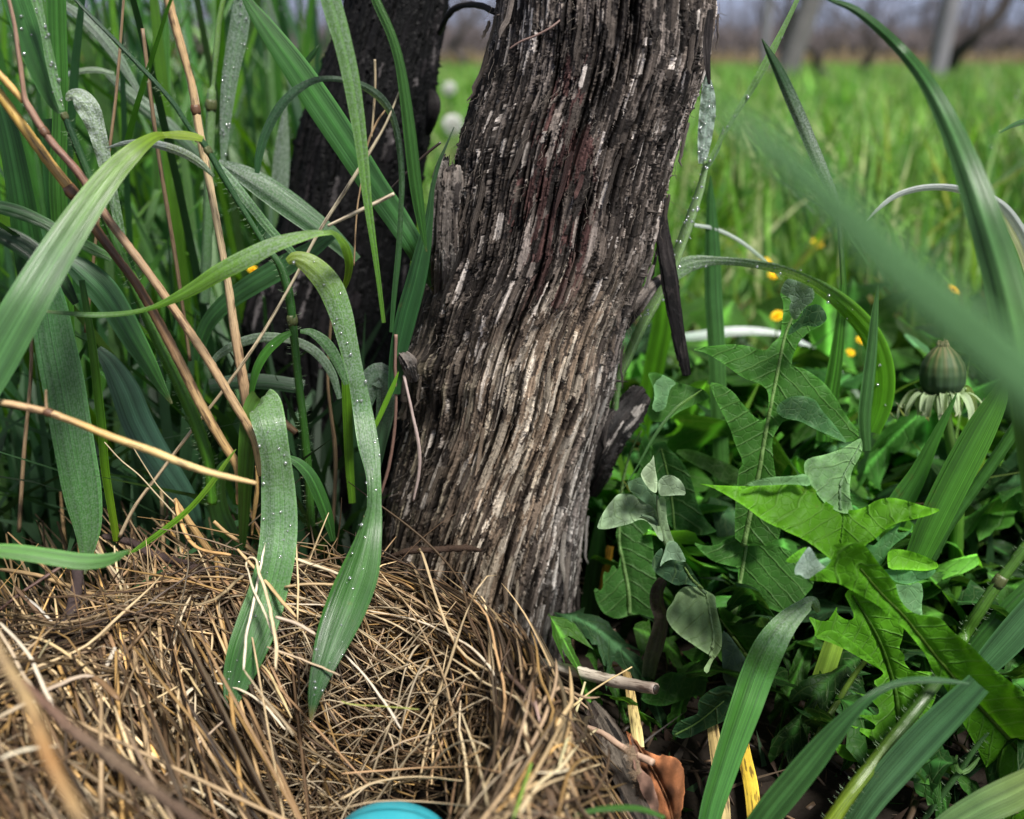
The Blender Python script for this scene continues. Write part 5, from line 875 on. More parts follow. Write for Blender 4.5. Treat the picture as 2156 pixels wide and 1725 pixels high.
 ('slim upright blade, left one of two standing behind the tall lobed leaf', 'F', .30, [(1776, 520, 2), (1775, 600, 14), (1768, 690, 22), (1757, 780, 30), (1745, 850, 34), (1735, 930, 34)], [(.08, .22, .06), (.07, .22, .04), (.05, .18, .03)], dict()),
 ('slim upright blade, right one of two, in front of the bright arch', 'F', .285, [(1850, 600, 2), (1842, 660, 14), (1835, 740, 22), (1826, 820, 26), (1820, 880, 26), (1824, 950, 20)], [(.1, .24, .11), (.09, .22, .11), (.08, .2, .09)], dict()),
 ('silver stripe like blade arching low behind the tall lobed leaf', 'F', .42, [(1420, 712, 14), (1480, 706, 20), (1540, 698, 20), (1600, 698, 16), (1650, 706, 10), (1710, 736, 12), (1770, 790, 14), (1815, 850, 12), (1850, 920, 8)], [(.3, .42, .34), (.8, .86, .84), (.75, .82, .8), (.35, .45, .35), (.2, .34, .16)], dict(wet=[.1, .2, .2, .1])),
 ('upright blade with a needle tip crossing in front of the drooping flower head', 'F', .262, [(2014, 828, 2), (2005, 850, 8), (1985, 890, 17), (1958, 945, 26), (1932, 1000, 38), (1902, 1050, 50), (1875, 1100, 56)], [(.05, .17, .04), (.06, .19, .04), (.06, .19, .05)], dict(fold=.3)),
 ('pale blue broad blade behind the needle tipped one on the right', 'F', .33, [(1965, 960, 20), (1958, 1010, 50), (1945, 1080, 66), (1930, 1160, 64), (1920, 1240, 50)], [(.14, .22, .2), (.11, .2, .14)], dict()),
 ('long light green blade with pale stripes leaning right at the right side', 'F', .25, [(2120, 790, 10), (2100, 840, 40), (2065, 905, 60), (2028, 975, 66), (1992, 1045, 66), (1958, 1115, 62), (1925, 1190, 48)], [(.1, .26, .07), (.09, .26, .05), (.08, .24, .05), (.07, .22, .04)], dict(dew=30, fold=.35)),
 ('bright yellow green upright blade low behind the lobed leaves at the right', 'F', .34, [(2040, 1060, 20), (2025, 1130, 44), (2015, 1210, 52), (2010, 1290, 48), (2005, 1350, 40)], [(.12, .32, .02), (.12, .34, .02)], dict(tw=.2)),
 ('broad dark blade bent over at a rounded knee, leaning in front of the lobed leaves', 'F', .222, [(1724, 1290, 10, .235), (1712, 1268, 24, .232), (1690, 1280, 34, .228), (1655, 1312, 50, .225), (1622, 1360, 64, .222), (1595, 1420, 68), (1570, 1490, 66, .218), (1545, 1560, 60, .214), (1522, 1630, 54, .21), (1500, 1700, 48, .206), (1485, 1770, 42, .202)], [(.2, .3, .22), (.12, .24, .12), (.06, .19, .05), (.05, .17, .04), (.05, .17, .05), (.04, .15, .04)], dict(wet=[.6, .3, 0, 0, 0], fold=.35)),
 ('thin tipped grey green blade bowing left over the serrated leaf', 'F', .19, [(2042, 1440, 4), (1990, 1434, 12), (1935, 1432, 15), (1885, 1440, 15), (1840, 1462, 18), (1800, 1496, 26), (1755, 1545, 42), (1710, 1600, 54), (1665, 1655, 58), (1620, 1710, 58), (1570, 1780, 54)], [(.07, .15, .11), (.05, .14, .07), (.05, .14, .06), (.06, .16, .07), (.05, .15, .06)], dict(fold=.3)),
 ('wide blue green blade with a pale midline sloping up through the lower right corner', 'F', .20, [(2060, 1440, 50), (2010, 1490, 60), (1950, 1550, 66), (1890, 1615, 66), (1835, 1680, 60), (1780, 1760, 52)], [(.06, .16, .09), (.07, .17, .11), (.08, .18, .12), (.07, .17, .1)], dict(dew=30, fold=.3)),
 ('blue green blade entering the right edge above the big translucent leaf', 'F', .24, [(2190, 1270, 60), (2130, 1340, 62), (2075, 1400, 50), (2030, 1450, 34)], [(.08, .18, .12), (.06, .16, .1)], dict(fold=.2)),
 ('dark green blade entering the right edge, slimmer and higher', 'F', .26, [(2190, 1215, 28), (2130, 1275, 36), (2075, 1335, 36), (2030, 1390, 30)], [(.05, .16, .04), (.05, .15, .05)], dict()),
 ('dark blue blade low in the corner behind the wide blue green one', 'F', .23, [(2110, 1560, 34), (2040, 1610, 40), (1970, 1665, 42), (1890, 1730, 40), (1830, 1790, 36)], [(.04, .1, .07), (.04, .11, .07)], dict()),
 ('pale blotched leaf blade with a yellow stripe in the bottom right corner', 'F', .19, [(2190, 1640, 60), (2130, 1672, 70), (2070, 1700, 66), (2010, 1735, 60), (1950, 1780, 50)], [(.22, .3, .14), (.14, .24, .13), (.12, .22, .12)], dict()),
 ('short blurred yellow stem piece with green rims low at the right', 'F', .25, [(1758, 1350, 40), (1738, 1410, 42, .248), (1722, 1460, 42, .246), (1706, 1520, 36, .244)], [(.26, .42, .08), (.3, .46, .1), (.26, .42, .08)], dict(fold=.6)),
 ('flat yellow tan dead blade, left one of the pair at the bottom edge', 'F', .235, [(1495, 1470, 14, .25), (1502, 1540, 24, .24), (1512, 1610, 28, .227), (1520, 1680, 30, .214), (1526, 1760, 30, .202)], [(.55, .4, .16), (.62, .46, .2), (.6, .46, .22)], dict(mat='dry_stem')),
 ('flat golden yellow dead blade, right one of the pair at the bottom edge', 'F', .24, [(1562, 1540, 18, .243), (1570, 1600, 28, .233), (1582, 1660, 30, .22), (1592, 1760, 30, .203)], [(.5, .34, .04), (.6, .42, .05), (.55, .38, .05)], dict(mat='dry_stem')),
 ('long dry tan blade hanging below the curled grey green leaf', 'F', .27, [(1290, 1325, 10), (1305, 1370, 14, .265), (1322, 1430, 17, .255), (1332, 1490, 21, .245), (1342, 1550, 24, .234), (1348, 1620, 22, .226)], [(.2, .11, .05), (.4, .27, .1), (.48, .38, .16), (.46, .4, .18)], dict(mat='dry_stem')),
 ('short orange dead blade beside the thick trunk foot', 'F', .30, [(1285, 1150, 14), (1276, 1190, 20), (1268, 1230, 18), (1262, 1270, 10)], [(.5, .26, .03), (.5, .24, .02)], dict(mat='dry_stem')),
 ('dark vertical blade hugging the right foot of the thick trunk', 'F', .30, [(1265, 1080, 12), (1258, 1160, 34), (1248, 1240, 40), (1238, 1330, 40), (1232, 1440, 30)], [(.02, .07, .02), (.018, .06, .02)], dict()),
 ('yellow green wide blade behind the hanging bark strip', 'F', .35, [(1400, 600, 40), (1395, 680, 44), (1380, 760, 44), (1365, 840, 40), (1350, 920, 30)], [(.09, .26, .02), (.08, .26, .015)], dict()),
 ('thin green blade crossing the small grey leaf up to the rolled dark leaf', 'A', .275, [(1150, 310, 6), (1040, 390, 26), (930, 470, 34), (830, 580, 30), (740, 700, 30), (660, 830, 24), (590, 960, 18), (500, 1110, 10), (410, 1250, 4)], [(.14, .3, .04), (.1, .22, .1), (.08, .19, .09), (.07, .17, .08)], dict(fold=.5)),
 ('short dark blade tip poking in at the right edge', 'F', .26, [(2104, 281, 2), (2125, 268, 8), (2150, 258, 12), (2180, 250, 14)], [(.05, .16, .06)]*2, dict()),
 ('thin green blade rim on the straw at the bottom edge', 'F', .17, [(1180, 1740, 4), (1230, 1712, 10), (1290, 1702, 13), (1350, 1704, 12), (1400, 1722, 8)], [(.05, .15, .03)]*2, dict()),
]
for lab, f, Y, pts, k, kw in BL: blade(lab, f, Y, pts, k, **kw)
fo = plant('broad dewy blade folded over at a sharp square bend above the nest', 'F', 545, 1480, .23, 'folded_grass_shoot', 'grass blade')
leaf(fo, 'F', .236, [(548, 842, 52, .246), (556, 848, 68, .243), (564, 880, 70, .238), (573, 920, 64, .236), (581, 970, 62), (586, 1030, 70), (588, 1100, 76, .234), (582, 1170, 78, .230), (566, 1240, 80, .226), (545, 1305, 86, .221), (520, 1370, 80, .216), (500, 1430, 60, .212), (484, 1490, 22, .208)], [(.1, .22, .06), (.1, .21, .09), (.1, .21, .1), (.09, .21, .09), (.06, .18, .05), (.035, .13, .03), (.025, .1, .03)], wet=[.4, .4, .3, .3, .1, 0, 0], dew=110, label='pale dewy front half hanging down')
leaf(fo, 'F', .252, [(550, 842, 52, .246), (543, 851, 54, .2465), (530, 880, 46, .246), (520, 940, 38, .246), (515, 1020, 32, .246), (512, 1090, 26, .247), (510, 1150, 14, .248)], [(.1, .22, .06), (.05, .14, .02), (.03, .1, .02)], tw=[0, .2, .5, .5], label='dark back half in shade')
# stalks on the right
def gstalk(label, f, Y, pts, k, hair=0, node=None):
    e = plant(label, f, pts[-1][0], pts[-1][1], Y, name='grass_stalk', cat='green stalk'); stem(e, f, Y, pts, k, hair=hair, node=node, name='culm'); return e
e = gstalk('hairy green stalk with a brownish joint slanting in from the right edge', 'F', .232, [(2190, 1120, 26), (2150, 1165, 27), (2135, 1185, 24), (2100, 1230, 26), (2060, 1290, 27), (2030, 1340, 26), (1990, 1410, 26, .222), (1950, 1465, 28, .215), (1900, 1530, 30, .21), (1840, 1605, 32, .205), (1790, 1670, 34, .2), (1730, 1760, 36, .195)], [(.12, .26, .05), (.11, .25, .04), (.08, .2, .02), (.05, .12, .02), (.06, .14, .02), (.12, .2, .02), (.2, .28, .02)], hair=300, node=[.16])
gstalk('dark edged green stalk leaning right beside the light striped blade', 'F', .255, [(2190, 820, 26), (2140, 900, 27), (2090, 975, 26), (2040, 1045, 25), (1995, 1110, 24), (1960, 1180, 22)], [(.07, .2, .03), (.06, .19, .03), (.05, .15, .03)])
gstalk('thin hairy olive stalk left of the serrated leaf', 'F', .242, [(1835, 1375, 12), (1800, 1420, 13, .24), (1765, 1475, 14, .237), (1735, 1525, 14, .233), (1705, 1580, 13, .228), (1660, 1660, 12, .22)], [(.1, .17, .02), (.1, .18, .02), (.12, .14, .03)], hair=160)
e = gstalk('thin hairy stalk with a forked U shaped joint in the bottom right corner', 'F', .215, [(2080, 1540, 10), (2050, 1580, 12), (2025, 1618, 12), (1990, 1665, 13), (1950, 1720, 13), (1915, 1780, 12)], (.07, .17, .05), hair=90)
leaf(e, 'F', .214, [(2062, 1595, 4), (2052, 1608, 8), (2038, 1622, 10), (2026, 1627, 9)], (.12, .24, .1)); leaf(e, 'F', .214, [(2015, 1590, 4), (2012, 1605, 8), (2017, 1620, 10), (2026, 1628, 9)], (.12, .24, .1))

# ================================================================ leaves with an outline of their own
def smooth_closed(p, it=1):
    p = np.asarray(p, float)
    for _ in range(it):
        q = np.roll(p, -1, 0); p = np.stack([p*.78+q*.22, p*.22+q*.78], 1).reshape(-1, 2)
    return p
def sheet(parent, f, Y, out, k, mid=None, name='leaf', tilt=(0, -.00003), bump=.0016, mat='dandelion_leaf', wet=0, sp=7, midw=5, midc=(.2, .34, .1), veins=.35, smooth=1, jag=0, edge=.0006, label=None, curl=.0, mott=0):
    """a leaf whose edge follows `out`; its surface undulates in depth, with a raised midrib"""
    SEED[0] += 1; sd = SEED[0]; o2 = smooth_closed(fr(f, out), smooth) if smooth else np.array(fr(f, out))
    if jag: kj = np.repeat(np.arange(len(o2)), 4); fj = np.tile(np.arange(4)/4, len(o2))[:, None]; o2 = o2[kj]*(1-fj)+np.roll(o2, -1, 0)[kj]*fj+np.random.RandomState(sd).randn(len(kj), 2)*jag
    n = len(o2)
    x0, y0 = o2.min(0); x1, y1 = o2.max(0); gx, gy = np.meshgrid(np.arange(x0+sp/2, x1, sp), np.arange(y0+sp/2, y1, sp*.87)); gx = gx+(np.arange(gx.shape[0]) % 2)[:, None]*sp/2
    pts = np.stack([gx.ravel(), gy.ravel()], 1)+np.random.RandomState(sd).uniform(-.15, .15, (gx.size, 2))*sp
    ex, ey = o2[:, 0], o2[:, 1]; nx, ny = np.roll(ex, -1), np.roll(ey, -1)
    X, Y_ = pts[:, :1], pts[:, 1:]; cr = ((ey > Y_) != (ny > Y_)) & (X < (nx-ex)*(Y_-ey)/(ny-ey+1e-9)+ex); ins = cr.sum(1) % 2 == 1
    def segd(P_, A, B):
        d = B-A; t = np.clip(((P_[:, None]-A)*d).sum(-1)/((d*d).sum(-1)+1e-9), 0, 1); q = A+t[..., None]*d; dd = np.linalg.norm(P_[:, None]-q, axis=-1); i = dd.argmin(1); return dd[np.arange(len(P_)), i], i+t[np.arange(len(P_)), i]
    A, B = o2, np.roll(o2, -1, 0); de, _ = segd(pts, A, B); pts = pts[ins & (de > sp*.45)]
    allp = np.concatenate([o2, pts]); r = delaunay_2d_cdt([Vector(p) for p in allp], [(i, (i+1) % n) for i in range(n)], [], 1, .01)
    V = np.array([(v.x, v.y) for v in r[0]]); F3 = [tuple(t) for t in r[2] if len(t) == 3]
    if not F3: return None
    de, _ = segd(V, A, B); dv = None
    yy = Y+tilt[0]*(V[:, 0]-V[:, 0].mean())+tilt[1]*(V[:, 1]-V[:, 1].mean())
    yy = yy+bump*.8*noise2(V[:, 0], V[:, 1], sd, .02)+bump*.18*noise2(V[:, 0], V[:, 1], sd+1, .07)+edge*np.cos(V[:, 0]*.11+V[:, 1]*.09+sd)*np.exp(-de/8)+curl*np.exp(-de/14)
    col_ = np.tile(cc(k), (len(V), 1)); vein = np.zeros(len(V))
    if mid:
        mp = np.array(fr(f, mid)); dm, s = segd(V, mp[:-1], mp[1:]); L = np.concatenate([[0], np.cumsum(np.linalg.norm(np.diff(mp, axis=0), axis=1))]); sa = np.interp(s, np.arange(len(L)), L)
        yy = yy+.0012*np.exp(-(dm/7)**2)-.0010*(1-np.exp(-(dm/50)**2)); ph = (sa+dm*.75)/34; vein = np.exp(-((ph-np.round(ph))/.07)**2)*np.exp(-dm/120); vein = np.exp(-(dm/5)**2)*.6
    col_ = col_*(1+veins*vein)[:, None]*(1+.22*noise2(V[:, 0], V[:, 1], sd+2, .05))[:, None]; col_ = col_*(1+.8*np.exp(-de/3))[:, None]
    if mott: q = np.clip(noise2(V[:, 0], V[:, 1], sd+4, .16)*2, -1, 1)[:, None]; col_ = col_*(1+mott*q)
    c3, z = PA(np.stack([V[:, 0], V[:, 1], yy], 1)); m = MB(); F = np.array(F3)
    W = np.full((len(V), 1), wet); m.add(c3, F, np.concatenate([np.clip(col_, 0, 1), W], 1), np.stack([ph, dm/100, np.full(len(V), .85)], 1) if mid else np.stack([V[:, 0]/26+V[:, 1]/60, V[:, 1]/100, np.full(len(V), .35)], 1)); o = m.build(name, mat, parent)
    if label: o['label'] = label
    if mid and midw:
        q = spline(np.concatenate([mp, np.linspace(1, .45, len(mp))[:, None] if midw > 0 else np.linspace(.45, 1, len(mp))[:, None]], 1), len(mp)*8)
        d_ = ((q[:, None, :2]-V[None])**2).sum(-1).argmin(1); c, z = PA(np.stack([q[:, 0], q[:, 1], yy[d_]-.0004], 1)); e = MB(); tube(e, c, abs(midw)*.8*q[:, 2]*z/K, midc, 7, flat=.7); e.build('midrib', mat, o)
    return o

# ---- dandelion with the tall dark lobed leaf
d1 = plant('dark lobed dandelion with a tall upright leaf and pale midrib beside the thick trunk', 'F', 1500, 1480, .29, 'dandelion_plant', 'dandelion')
sheet(d1, 'q21', .275, [(660, 30), (700, 42), (770, 70), (830, 100), (832, 170), (770, 222), (800, 205), (860, 195), (905, 250), (912, 300), (860, 345), (800, 370), (735, 435), (690, 540), (690, 590), (770, 605), (880, 680), (950, 760), (1030, 900), (1130, 1020), (1060, 1075), (940, 1050), (840, 990), (760, 940), (640, 930), (600, 985), (562, 1060), (575, 1200), (600, 1350), (640, 1500), (600, 1724), (330, 1724), (330, 1500), (350, 1250), (385, 1200), (330, 1080), (300, 980), (200, 790), (165, 690), (240, 700), (320, 750), (380, 830), (480, 935), (522, 930), (545, 850), (540, 745), (490, 700), (380, 665), (260, 575), (150, 505), (50, 485), (150, 465), (300, 450), (400, 458), (500, 490), (535, 488), (570, 440), (620, 400), (628, 300), (640, 200), (610, 120)], (.042, .135, .02),
      mid=[(385, 1724), (440, 1450), (480, 1270), (515, 1060), (545, 900), (585, 700), (620, 520), (662, 350), (740, 200), (770, 130)], midw=9, midc=(.2, .33, .11), tilt=(0, -.00004), bump=.003, veins=.5)
sheet(d1, 'q21', .272, [(655, 35), (700, 42), (770, 70), (832, 105), (830, 175), (760, 230), (720, 300), (690, 290), (670, 220), (690, 170), (640, 140), (612, 120)], (.16, .27, .15), mid=None, name='leaf_tip', wet=.25, bump=.002, tilt=(0, .00005))
sheet(d1, 'q21', .272, [(770, 215), (860, 193), (905, 250), (913, 300), (850, 345), (770, 330), (700, 380), (660, 400), (680, 340), (740, 290)], (.03, .085, .03), name='lobe', bump=.003)
sheet(d1, 'q21', .270, [(600, 830), (680, 780), (760, 775), (840, 800), (880, 870), (960, 960), (1050, 1085), (960, 1040), (840, 990), (740, 935), (640, 920), (590, 880)], (.045, .125, .04), name='lobe', bump=.002, wet=.05)
sheet(d1, 'D', .268, [(1060, 0), (1180, 40), (1300, 30), (1360, -20), (1500, -70), (1640, -60), (1800, 20), (1950, 80), (2150, 250), (2170, 400), (2080, 500), (1960, 690), (1800, 620), (1690, 580), (1620, 560), (1530, 600), (1440, 690), (1410, 640), (1440, 510), (1560, 465), (1480, 400), (1478, 300), (1480, 235), (1380, 215), (1250, 180), (1150, 100)], (.055, .17, .03),
      mid=[(1440, 680), (1480, 450), (1520, 230), (1560, 0)], midw=10, midc=(.24, .38, .14), bump=.003, veins=.4)
sheet(d1, 'D', .285, [(560, -1080), (650, -1060), (640, -1000), (570, -850), (600, -700), (520, -560), (480, -450), (450, -250), (360, -100), (390, 60), (410, 120), (385, 270), (340, 200), (300, 290), (252, 262), (245, 455), (160, 410), (190, 550), (245, 645), (330, 692), (400, 700), (500, 665), (600, 660), (735, 710), (690, 620), (760, 420), (720, 280), (710, 100), (690, -100), (700, -300), (660, -500), (700, -800), (640, -1000)], (.05, .15, .03),
      mid=[(490, 660), (480, 450), (430, 180), (395, 0), (415, -440), (450, -640), (520, -860), (600, -1010)], midw=8, midc=(.2, .34, .12), bump=.0025)
sheet(d1, 'A', .283, [(650, 160), (720, 150), (830, 190), (930, 255), (1000, 260), (1100, 300), (1150, 302), (1200, 345), (1222, 390), (1100, 440), (940, 512), (850, 580), (740, 612), (680, 590), (645, 520), (690, 400), (710, 340), (690, 250)], (.045, .13, .025), bump=.004, tilt=(.00003, 0))
sheet(d1, 'A', .28, [(665, 160), (760, 160), (880, 220), (920, 255), (860, 300), (835, 400), (820, 480), (740, 520), (690, 480), (720, 380), (705, 250)], (.10, .21, .09), name='lobe', bump=.003)
sheet(d1, 'A', .290, [(690, 815), (760, 790), (820, 780), (840, 840), (930, 920), (1020, 1040), (1070, 1180), (1100, 1330), (1170, 1480), (1260, 1580), (1290, 1600), (1150, 1640), (980, 1620), (850, 1560), (800, 1400), (750, 1280), (730, 1000), (712, 880)], (.03, .1, .022), bump=.003, mid=[(900, 1600), (880, 1350), (830, 1050), (780, 850)], midw=4)
sheet(d1, 'A', .300, [(890, 862), (1040, 850), (1160, 890), (1280, 940), (1370, 975), (1440, 1010), (1520, 1070), (1650, 1130), (1560, 1190), (1350, 1170), (1200, 1050), (1120, 1020), (1000, 950)], (.03, .08, .015), bump=.003)
sheet(d1, 'D', .252, [(740, 1250), (850, 1180), (960, 1200), (1100, 1180), (1200, 1200), (1180, 1400), (1080, 1400), (950, 1450), (800, 1500), (650, 1480), (580, 1420)], (.025, .085, .015), bump=.003)
sheet(d1, 'D', .238, [(860, 1760), (920, 1640), (1050, 1590), (1120, 1560), (1108, 1450), (1200, 1360), (1330, 1300), (1500, 1340), (1540, 1440), (1420, 1600), (1200, 1700), (1000, 1800)], (.025, .075, .03), bump=.003, mid=[(900, 1760), (1100, 1650), (1350, 1450)], midw=4)
sheet(d1, 'D', .25, [(1330, 800), (1328, 1000), (1340, 1300), (1500, 1350), (1560, 1300), (1610, 1150), (1500, 1000), (1400, 850)], (.05, .085, .06), bump=.002)
sheet(d1, 'D', .262, [(1290, 600), (1345, 600), (1400, 640), (1480, 680), (1530, 700), (1560, 720), (1600, 735), (1640, 770), (1700, 780), (1745, 800), (1730, 900), (1650, 1120), (1560, 1000), (1450, 850), (1330, 720)], (.035, .12, .01), bump=.002, mid=[(1620, 1115), (1500, 960), (1400, 820), (1310, 700)], midw=7, midc=(.14, .22, .06))
# ---- front dandelion with big translucent leaves
d2 = plant('front dandelion plant with large bright translucent leaves in the lower right corner', 'F', 2080, 1800, .2, 'dandelion_plant', 'dandelion')
LM = (.06, .18, .010)
sheet(d2, 'C', .212, [(151, -92), (230, -150), (310, -201), (368, -301), (330, -360), (430, -380), (519, -377), (600, -360), (700, -220), (780, -130), (830, -60), (850, 30), (900, 110), (980, 165), (1100, 180), (1180, 200), (1250, 290), (1400, 400), (1550, 560), (1700, 680), (1850, 790), (2050, 940), (2050, 1900), (1720, 1900), (1650, 1725), (1600, 1560), (1540, 1380), (1420, 1130), (1330, 980), (1190, 690), (1110, 600), (1060, 480), (960, 350), (890, 270), (790, 200), (700, 100), (520, 0), (400, -70), (280, -85)], (.08, .25, .012),
      mid=[(2000, 1500), (1700, 1130), (1400, 800), (1130, 480), (880, 170), (720, 10), (560, -180)], midw=8, midc=(.09, .18, .02), bump=.004, tilt=(-.00002, .00003), veins=.3, sp=8)
sheet(d2, 'C', .224, [(155, 175), (240, 215), (310, 220), (350, 160), (385, 100), (378, 160), (430, 200), (492, 215), (515, 180), (480, 100), (430, 0), (560, -60), (700, 0), (830, 200), (890, 270), (880, 350), (850, 430), (900, 480), (890, 530), (950, 600), (1050, 600), (1140, 612), (1060, 645), (1150, 700), (1120, 850), (1000, 1000), (800, 1220), (650, 1300), (500, 1290), (400, 1250), (350, 1155), (480, 1160), (600, 1195), (700, 1190), (640, 1120), (560, 1060), (470, 1008), (580, 1035), (660, 1050), (680, 1010), (620, 970), (530, 930), (640, 935), (700, 930), (700, 880), (640, 820), (560, 780), (480, 750), (600, 780), (690, 790), (720, 750), (650, 680), (720, 640), (740, 610), (650, 530), (500, 440), (350, 375), (210, 345), (215, 280)], (.09, .28, .014),
      mid=[(850, 1010), (830, 780), (760, 520), (690, 340), (600, 180), (500, 20)], midw=9, midc=(.055, .14, .012), bump=.003, veins=.35, smooth=1, sp=7)
sheet(d2, 'C', .222, [(205, 345), (320, 275), (420, 320), (520, 390), (640, 490), (740, 610), (700, 580), (560, 500), (420, 420), (300, 370)], (.075, .22, .012), name='lobe', bump=.001)
sheet(d2, 'q21', .226, [(90, 1330), (200, 1342), (400, 1350), (600, 1335), (760, 1325), (820, 1350), (870, 1410), (930, 1465), (1000, 1492), (1090, 1500), (1150, 1482), (1230, 1432), (1320, 1418), (1420, 1440), (1540, 1480), (1640, 1495), (1560, 1532), (1470, 1555), (1350, 1580), (1270, 1630), (1220, 1680), (1150, 1720), (1080, 1850), (980, 1850), (850, 1740), (760, 1680), (620, 1620), (500, 1560), (400, 1480), (270, 1400), (180, 1352)], (.10, .30, .014),
      mid=[(1040, 1820), (1000, 1720), (1010, 1620), (1020, 1510)], midw=3, midc=(.1, .28, .02), tilt=(0, -.0001), bump=.004, edge=.002, label='bright forward pointing leaf with two long horn like lobes')
sheet(d2, 'q21', .233, [(1132, 1040), (1138, 1120), (1110, 1180), (1068, 1250), (1055, 1330), (1058, 1420), (1080, 1520), (1000, 1520), (910, 1470), (850, 1400), (800, 1320), (770, 1270), (766, 1200), (800, 1168), (900, 1150), (1010, 1110), (1090, 1060)], (.18, .36, .13), name='leaf_back', mid=[(995, 1500), (1000, 1330), (1060, 1200), (1125, 1080)], midw=5, midc=(.2, .33, .17), wet=.12, mott=.25, bump=.003, tilt=(0, -.00006))
sheet(d2, 'q21', .228, [(395, 1348), (450, 1312), (560, 1290), (700, 1283), (775, 1268), (805, 1300), (808, 1350), (700, 1335), (560, 1342)], (.12, .24, .1), name='leaf_back', bump=.001)
sheet(d2, 'B', .222, [(918, 1160), (1000, 1143), (1150, 1168), (1300, 1230), (1372, 1275), (1378, 1320), (1250, 1347), (1100, 1332), (925, 1332), (912, 1250)], (.10, .29, .015), name='curled_lobe', bump=.003, curl=-.001)
sheet(d2, 'B', .220, [(870, 1335), (930, 1326), (1100, 1328), (1250, 1347), (1372, 1325), (1310, 1400), (1220, 1432), (1100, 1470), (1000, 1450), (930, 1405)], (.06, .18, .06), name='curled_lobe', bump=.003, wet=.06)
sheet(d2, 'B', .230, [(970, 1460), (1100, 1475), (1220, 1440), (1242, 1550), (1222, 1650), (1240, 1800), (1240, 2000), (1130, 1850), (1060, 1700), (1010, 1560)], (.11, .23, .10), name='lobe', bump=.003, mott=.2)
sheet(d2, 'B', .212, [(190, 1125), (215, 1130), (250, 1190), (275, 1235), (330, 1300), (372, 1306), (270, 1380), (178, 1424), (120, 1375), (75, 1382), (68, 1330), (95, 1265)], (.2, .28, .23), name='torn_silver_tip', wet=.3, bump=.002)
sheet(d2, 'B', .216, [(-20, 1250), (60, 1190), (130, 1140), (192, 1123), (130, 1210), (95, 1268), (20, 1272)], (.09, .28, .02), name='lobe', bump=.001)
sheet(d2, 'B', .224, [(600, 1160), (640, 1110), (690, 1045), (710, 1085), (770, 1115), (800, 1110), (870, 1030), (980, 940), (1030, 908), (1040, 905), (990, 1000), (1100, 990), (1138, 955), (1135, 905), (1146, 960), (1095, 1020), (1000, 1085), (930, 1150), (880, 1250), (850, 1300), (760, 1260), (660, 1220)], (.055, .16, .05), name='lobe', bump=.003)
# ---- grey green seedling
d3 = plant('small grey green leafy sprig with pale mottled lobes close to the thick trunk', 'F', 1390, 1240, .258, 'leafy_sprig', 'sprig')
sheet(d3, 'A', .255, [(190, 1577), (215, 1500), (250, 1430), (290, 1370), (330, 1320), (370, 1275), (400, 1256), (510, 1260), (600, 1320), (700, 1370), (755, 1440), (760, 1520), (790, 1620), (800, 1700), (750, 1660), (700, 1560), (640, 1500), (580, 1490), (500, 1530), (380, 1560), (280, 1582)], (.19, .28, .16), mott=.4, bump=.003, tilt=(0, -.0001), wet=.08, mid=[(760, 1560), (620, 1440), (420, 1420), (220, 1560)], midw=0)
sheet(d3, 'A', .252, [(590, 1085), (605, 1045), (640, 1000), (680, 965), (700, 930), (710, 900), (725, 1030), (745, 1140), (742, 1240), (720, 1252), (670, 1220), (620, 1150)], (.33, .43, .27), mott=.15, bump=.001)
sheet(d3, 'A', .253, [(745, 1150), (790, 1100), (830, 1086), (885, 1090), (950, 1130), (990, 1190), (1004, 1272), (930, 1270), (830, 1278), (760, 1282)], (.25, .34, .22), mott=.3, bump=.002)
sheet(d3, 'A', .258, [(470, 1150), (520, 1130), (600, 1100), (640, 1180), (720, 1250), (750, 1290), (745, 1420), (680, 1370), (600, 1320), (530, 1260), (490, 1230)], (.07, .13, .07), bump=.002, mott=.25)
sheet(d3, 'A', .254, [(755, 1290), (815, 1284), (825, 1400), (832, 1500), (860, 1600), (915, 1740), (860, 1740), (800, 1620), (760, 1500), (748, 1380)], (.22, .32, .18), mott=.2, bump=.002)
sheet(d3, 'D', .250, [(835, -10), (910, -5), (965, 80), (1010, 180), (960, 186), (900, 165), (860, 163), (800, 190), (765, 234), (775, 180), (805, 100)], (.2, .31, .2), mott=.15, bump=.001)
sheet(d3, 'D', .252, [(690, 220), (700, 150), (740, 90), (790, 50), (800, 120), (775, 225), (870, 163), (960, 186), (1010, 185), (1060, 265), (1110, 350), (1165, 432), (1080, 405), (1000, 385), (920, 400), (860, 372), (790, 330), (720, 280)], (.045, .10, .05), mott=.2, bump=.002, mid=[(1150, 425), (1060, 340), (990, 230)], midw=6, midc=(.2, .3, .1))
sheet(d3, 'D', .247, [(995, 403), (1080, 408), (1180, 440), (1276, 495), (1272, 560), (1300, 680), (1332, 820), (1330, 960), (1300, 1022), (1240, 1090), (1202, 1207), (1158, 1165), (1205, 1090), (1232, 1042), (1150, 992), (1060, 930), (940, 850), (860, 765), (822, 690), (830, 615), (880, 560), (920, 465)], (.22, .33, .16), mott=.3, bump=.003, tilt=(0, -.00012), mid=[(1225, 1060), (1255, 880), (1225, 660), (1185, 450)], midw=5, midc=(.3, .42, .22), label='pale curled leaf bending over to a thin twisted tip')
stem(d3, 'F', .2535, [(1384, 1045, 7), (1388, 1090, 9), (1396, 1130, 11), (1412, 1160, 10), (1440, 1195, 10), (1468, 1232, 9), (1486, 1250, 8)], (.16, .24, .12)); stem(d3, 'F', .2545, [(1350, 1085, 6), (1372, 1092, 9), (1390, 1105, 10)], (.10, .17, .09))
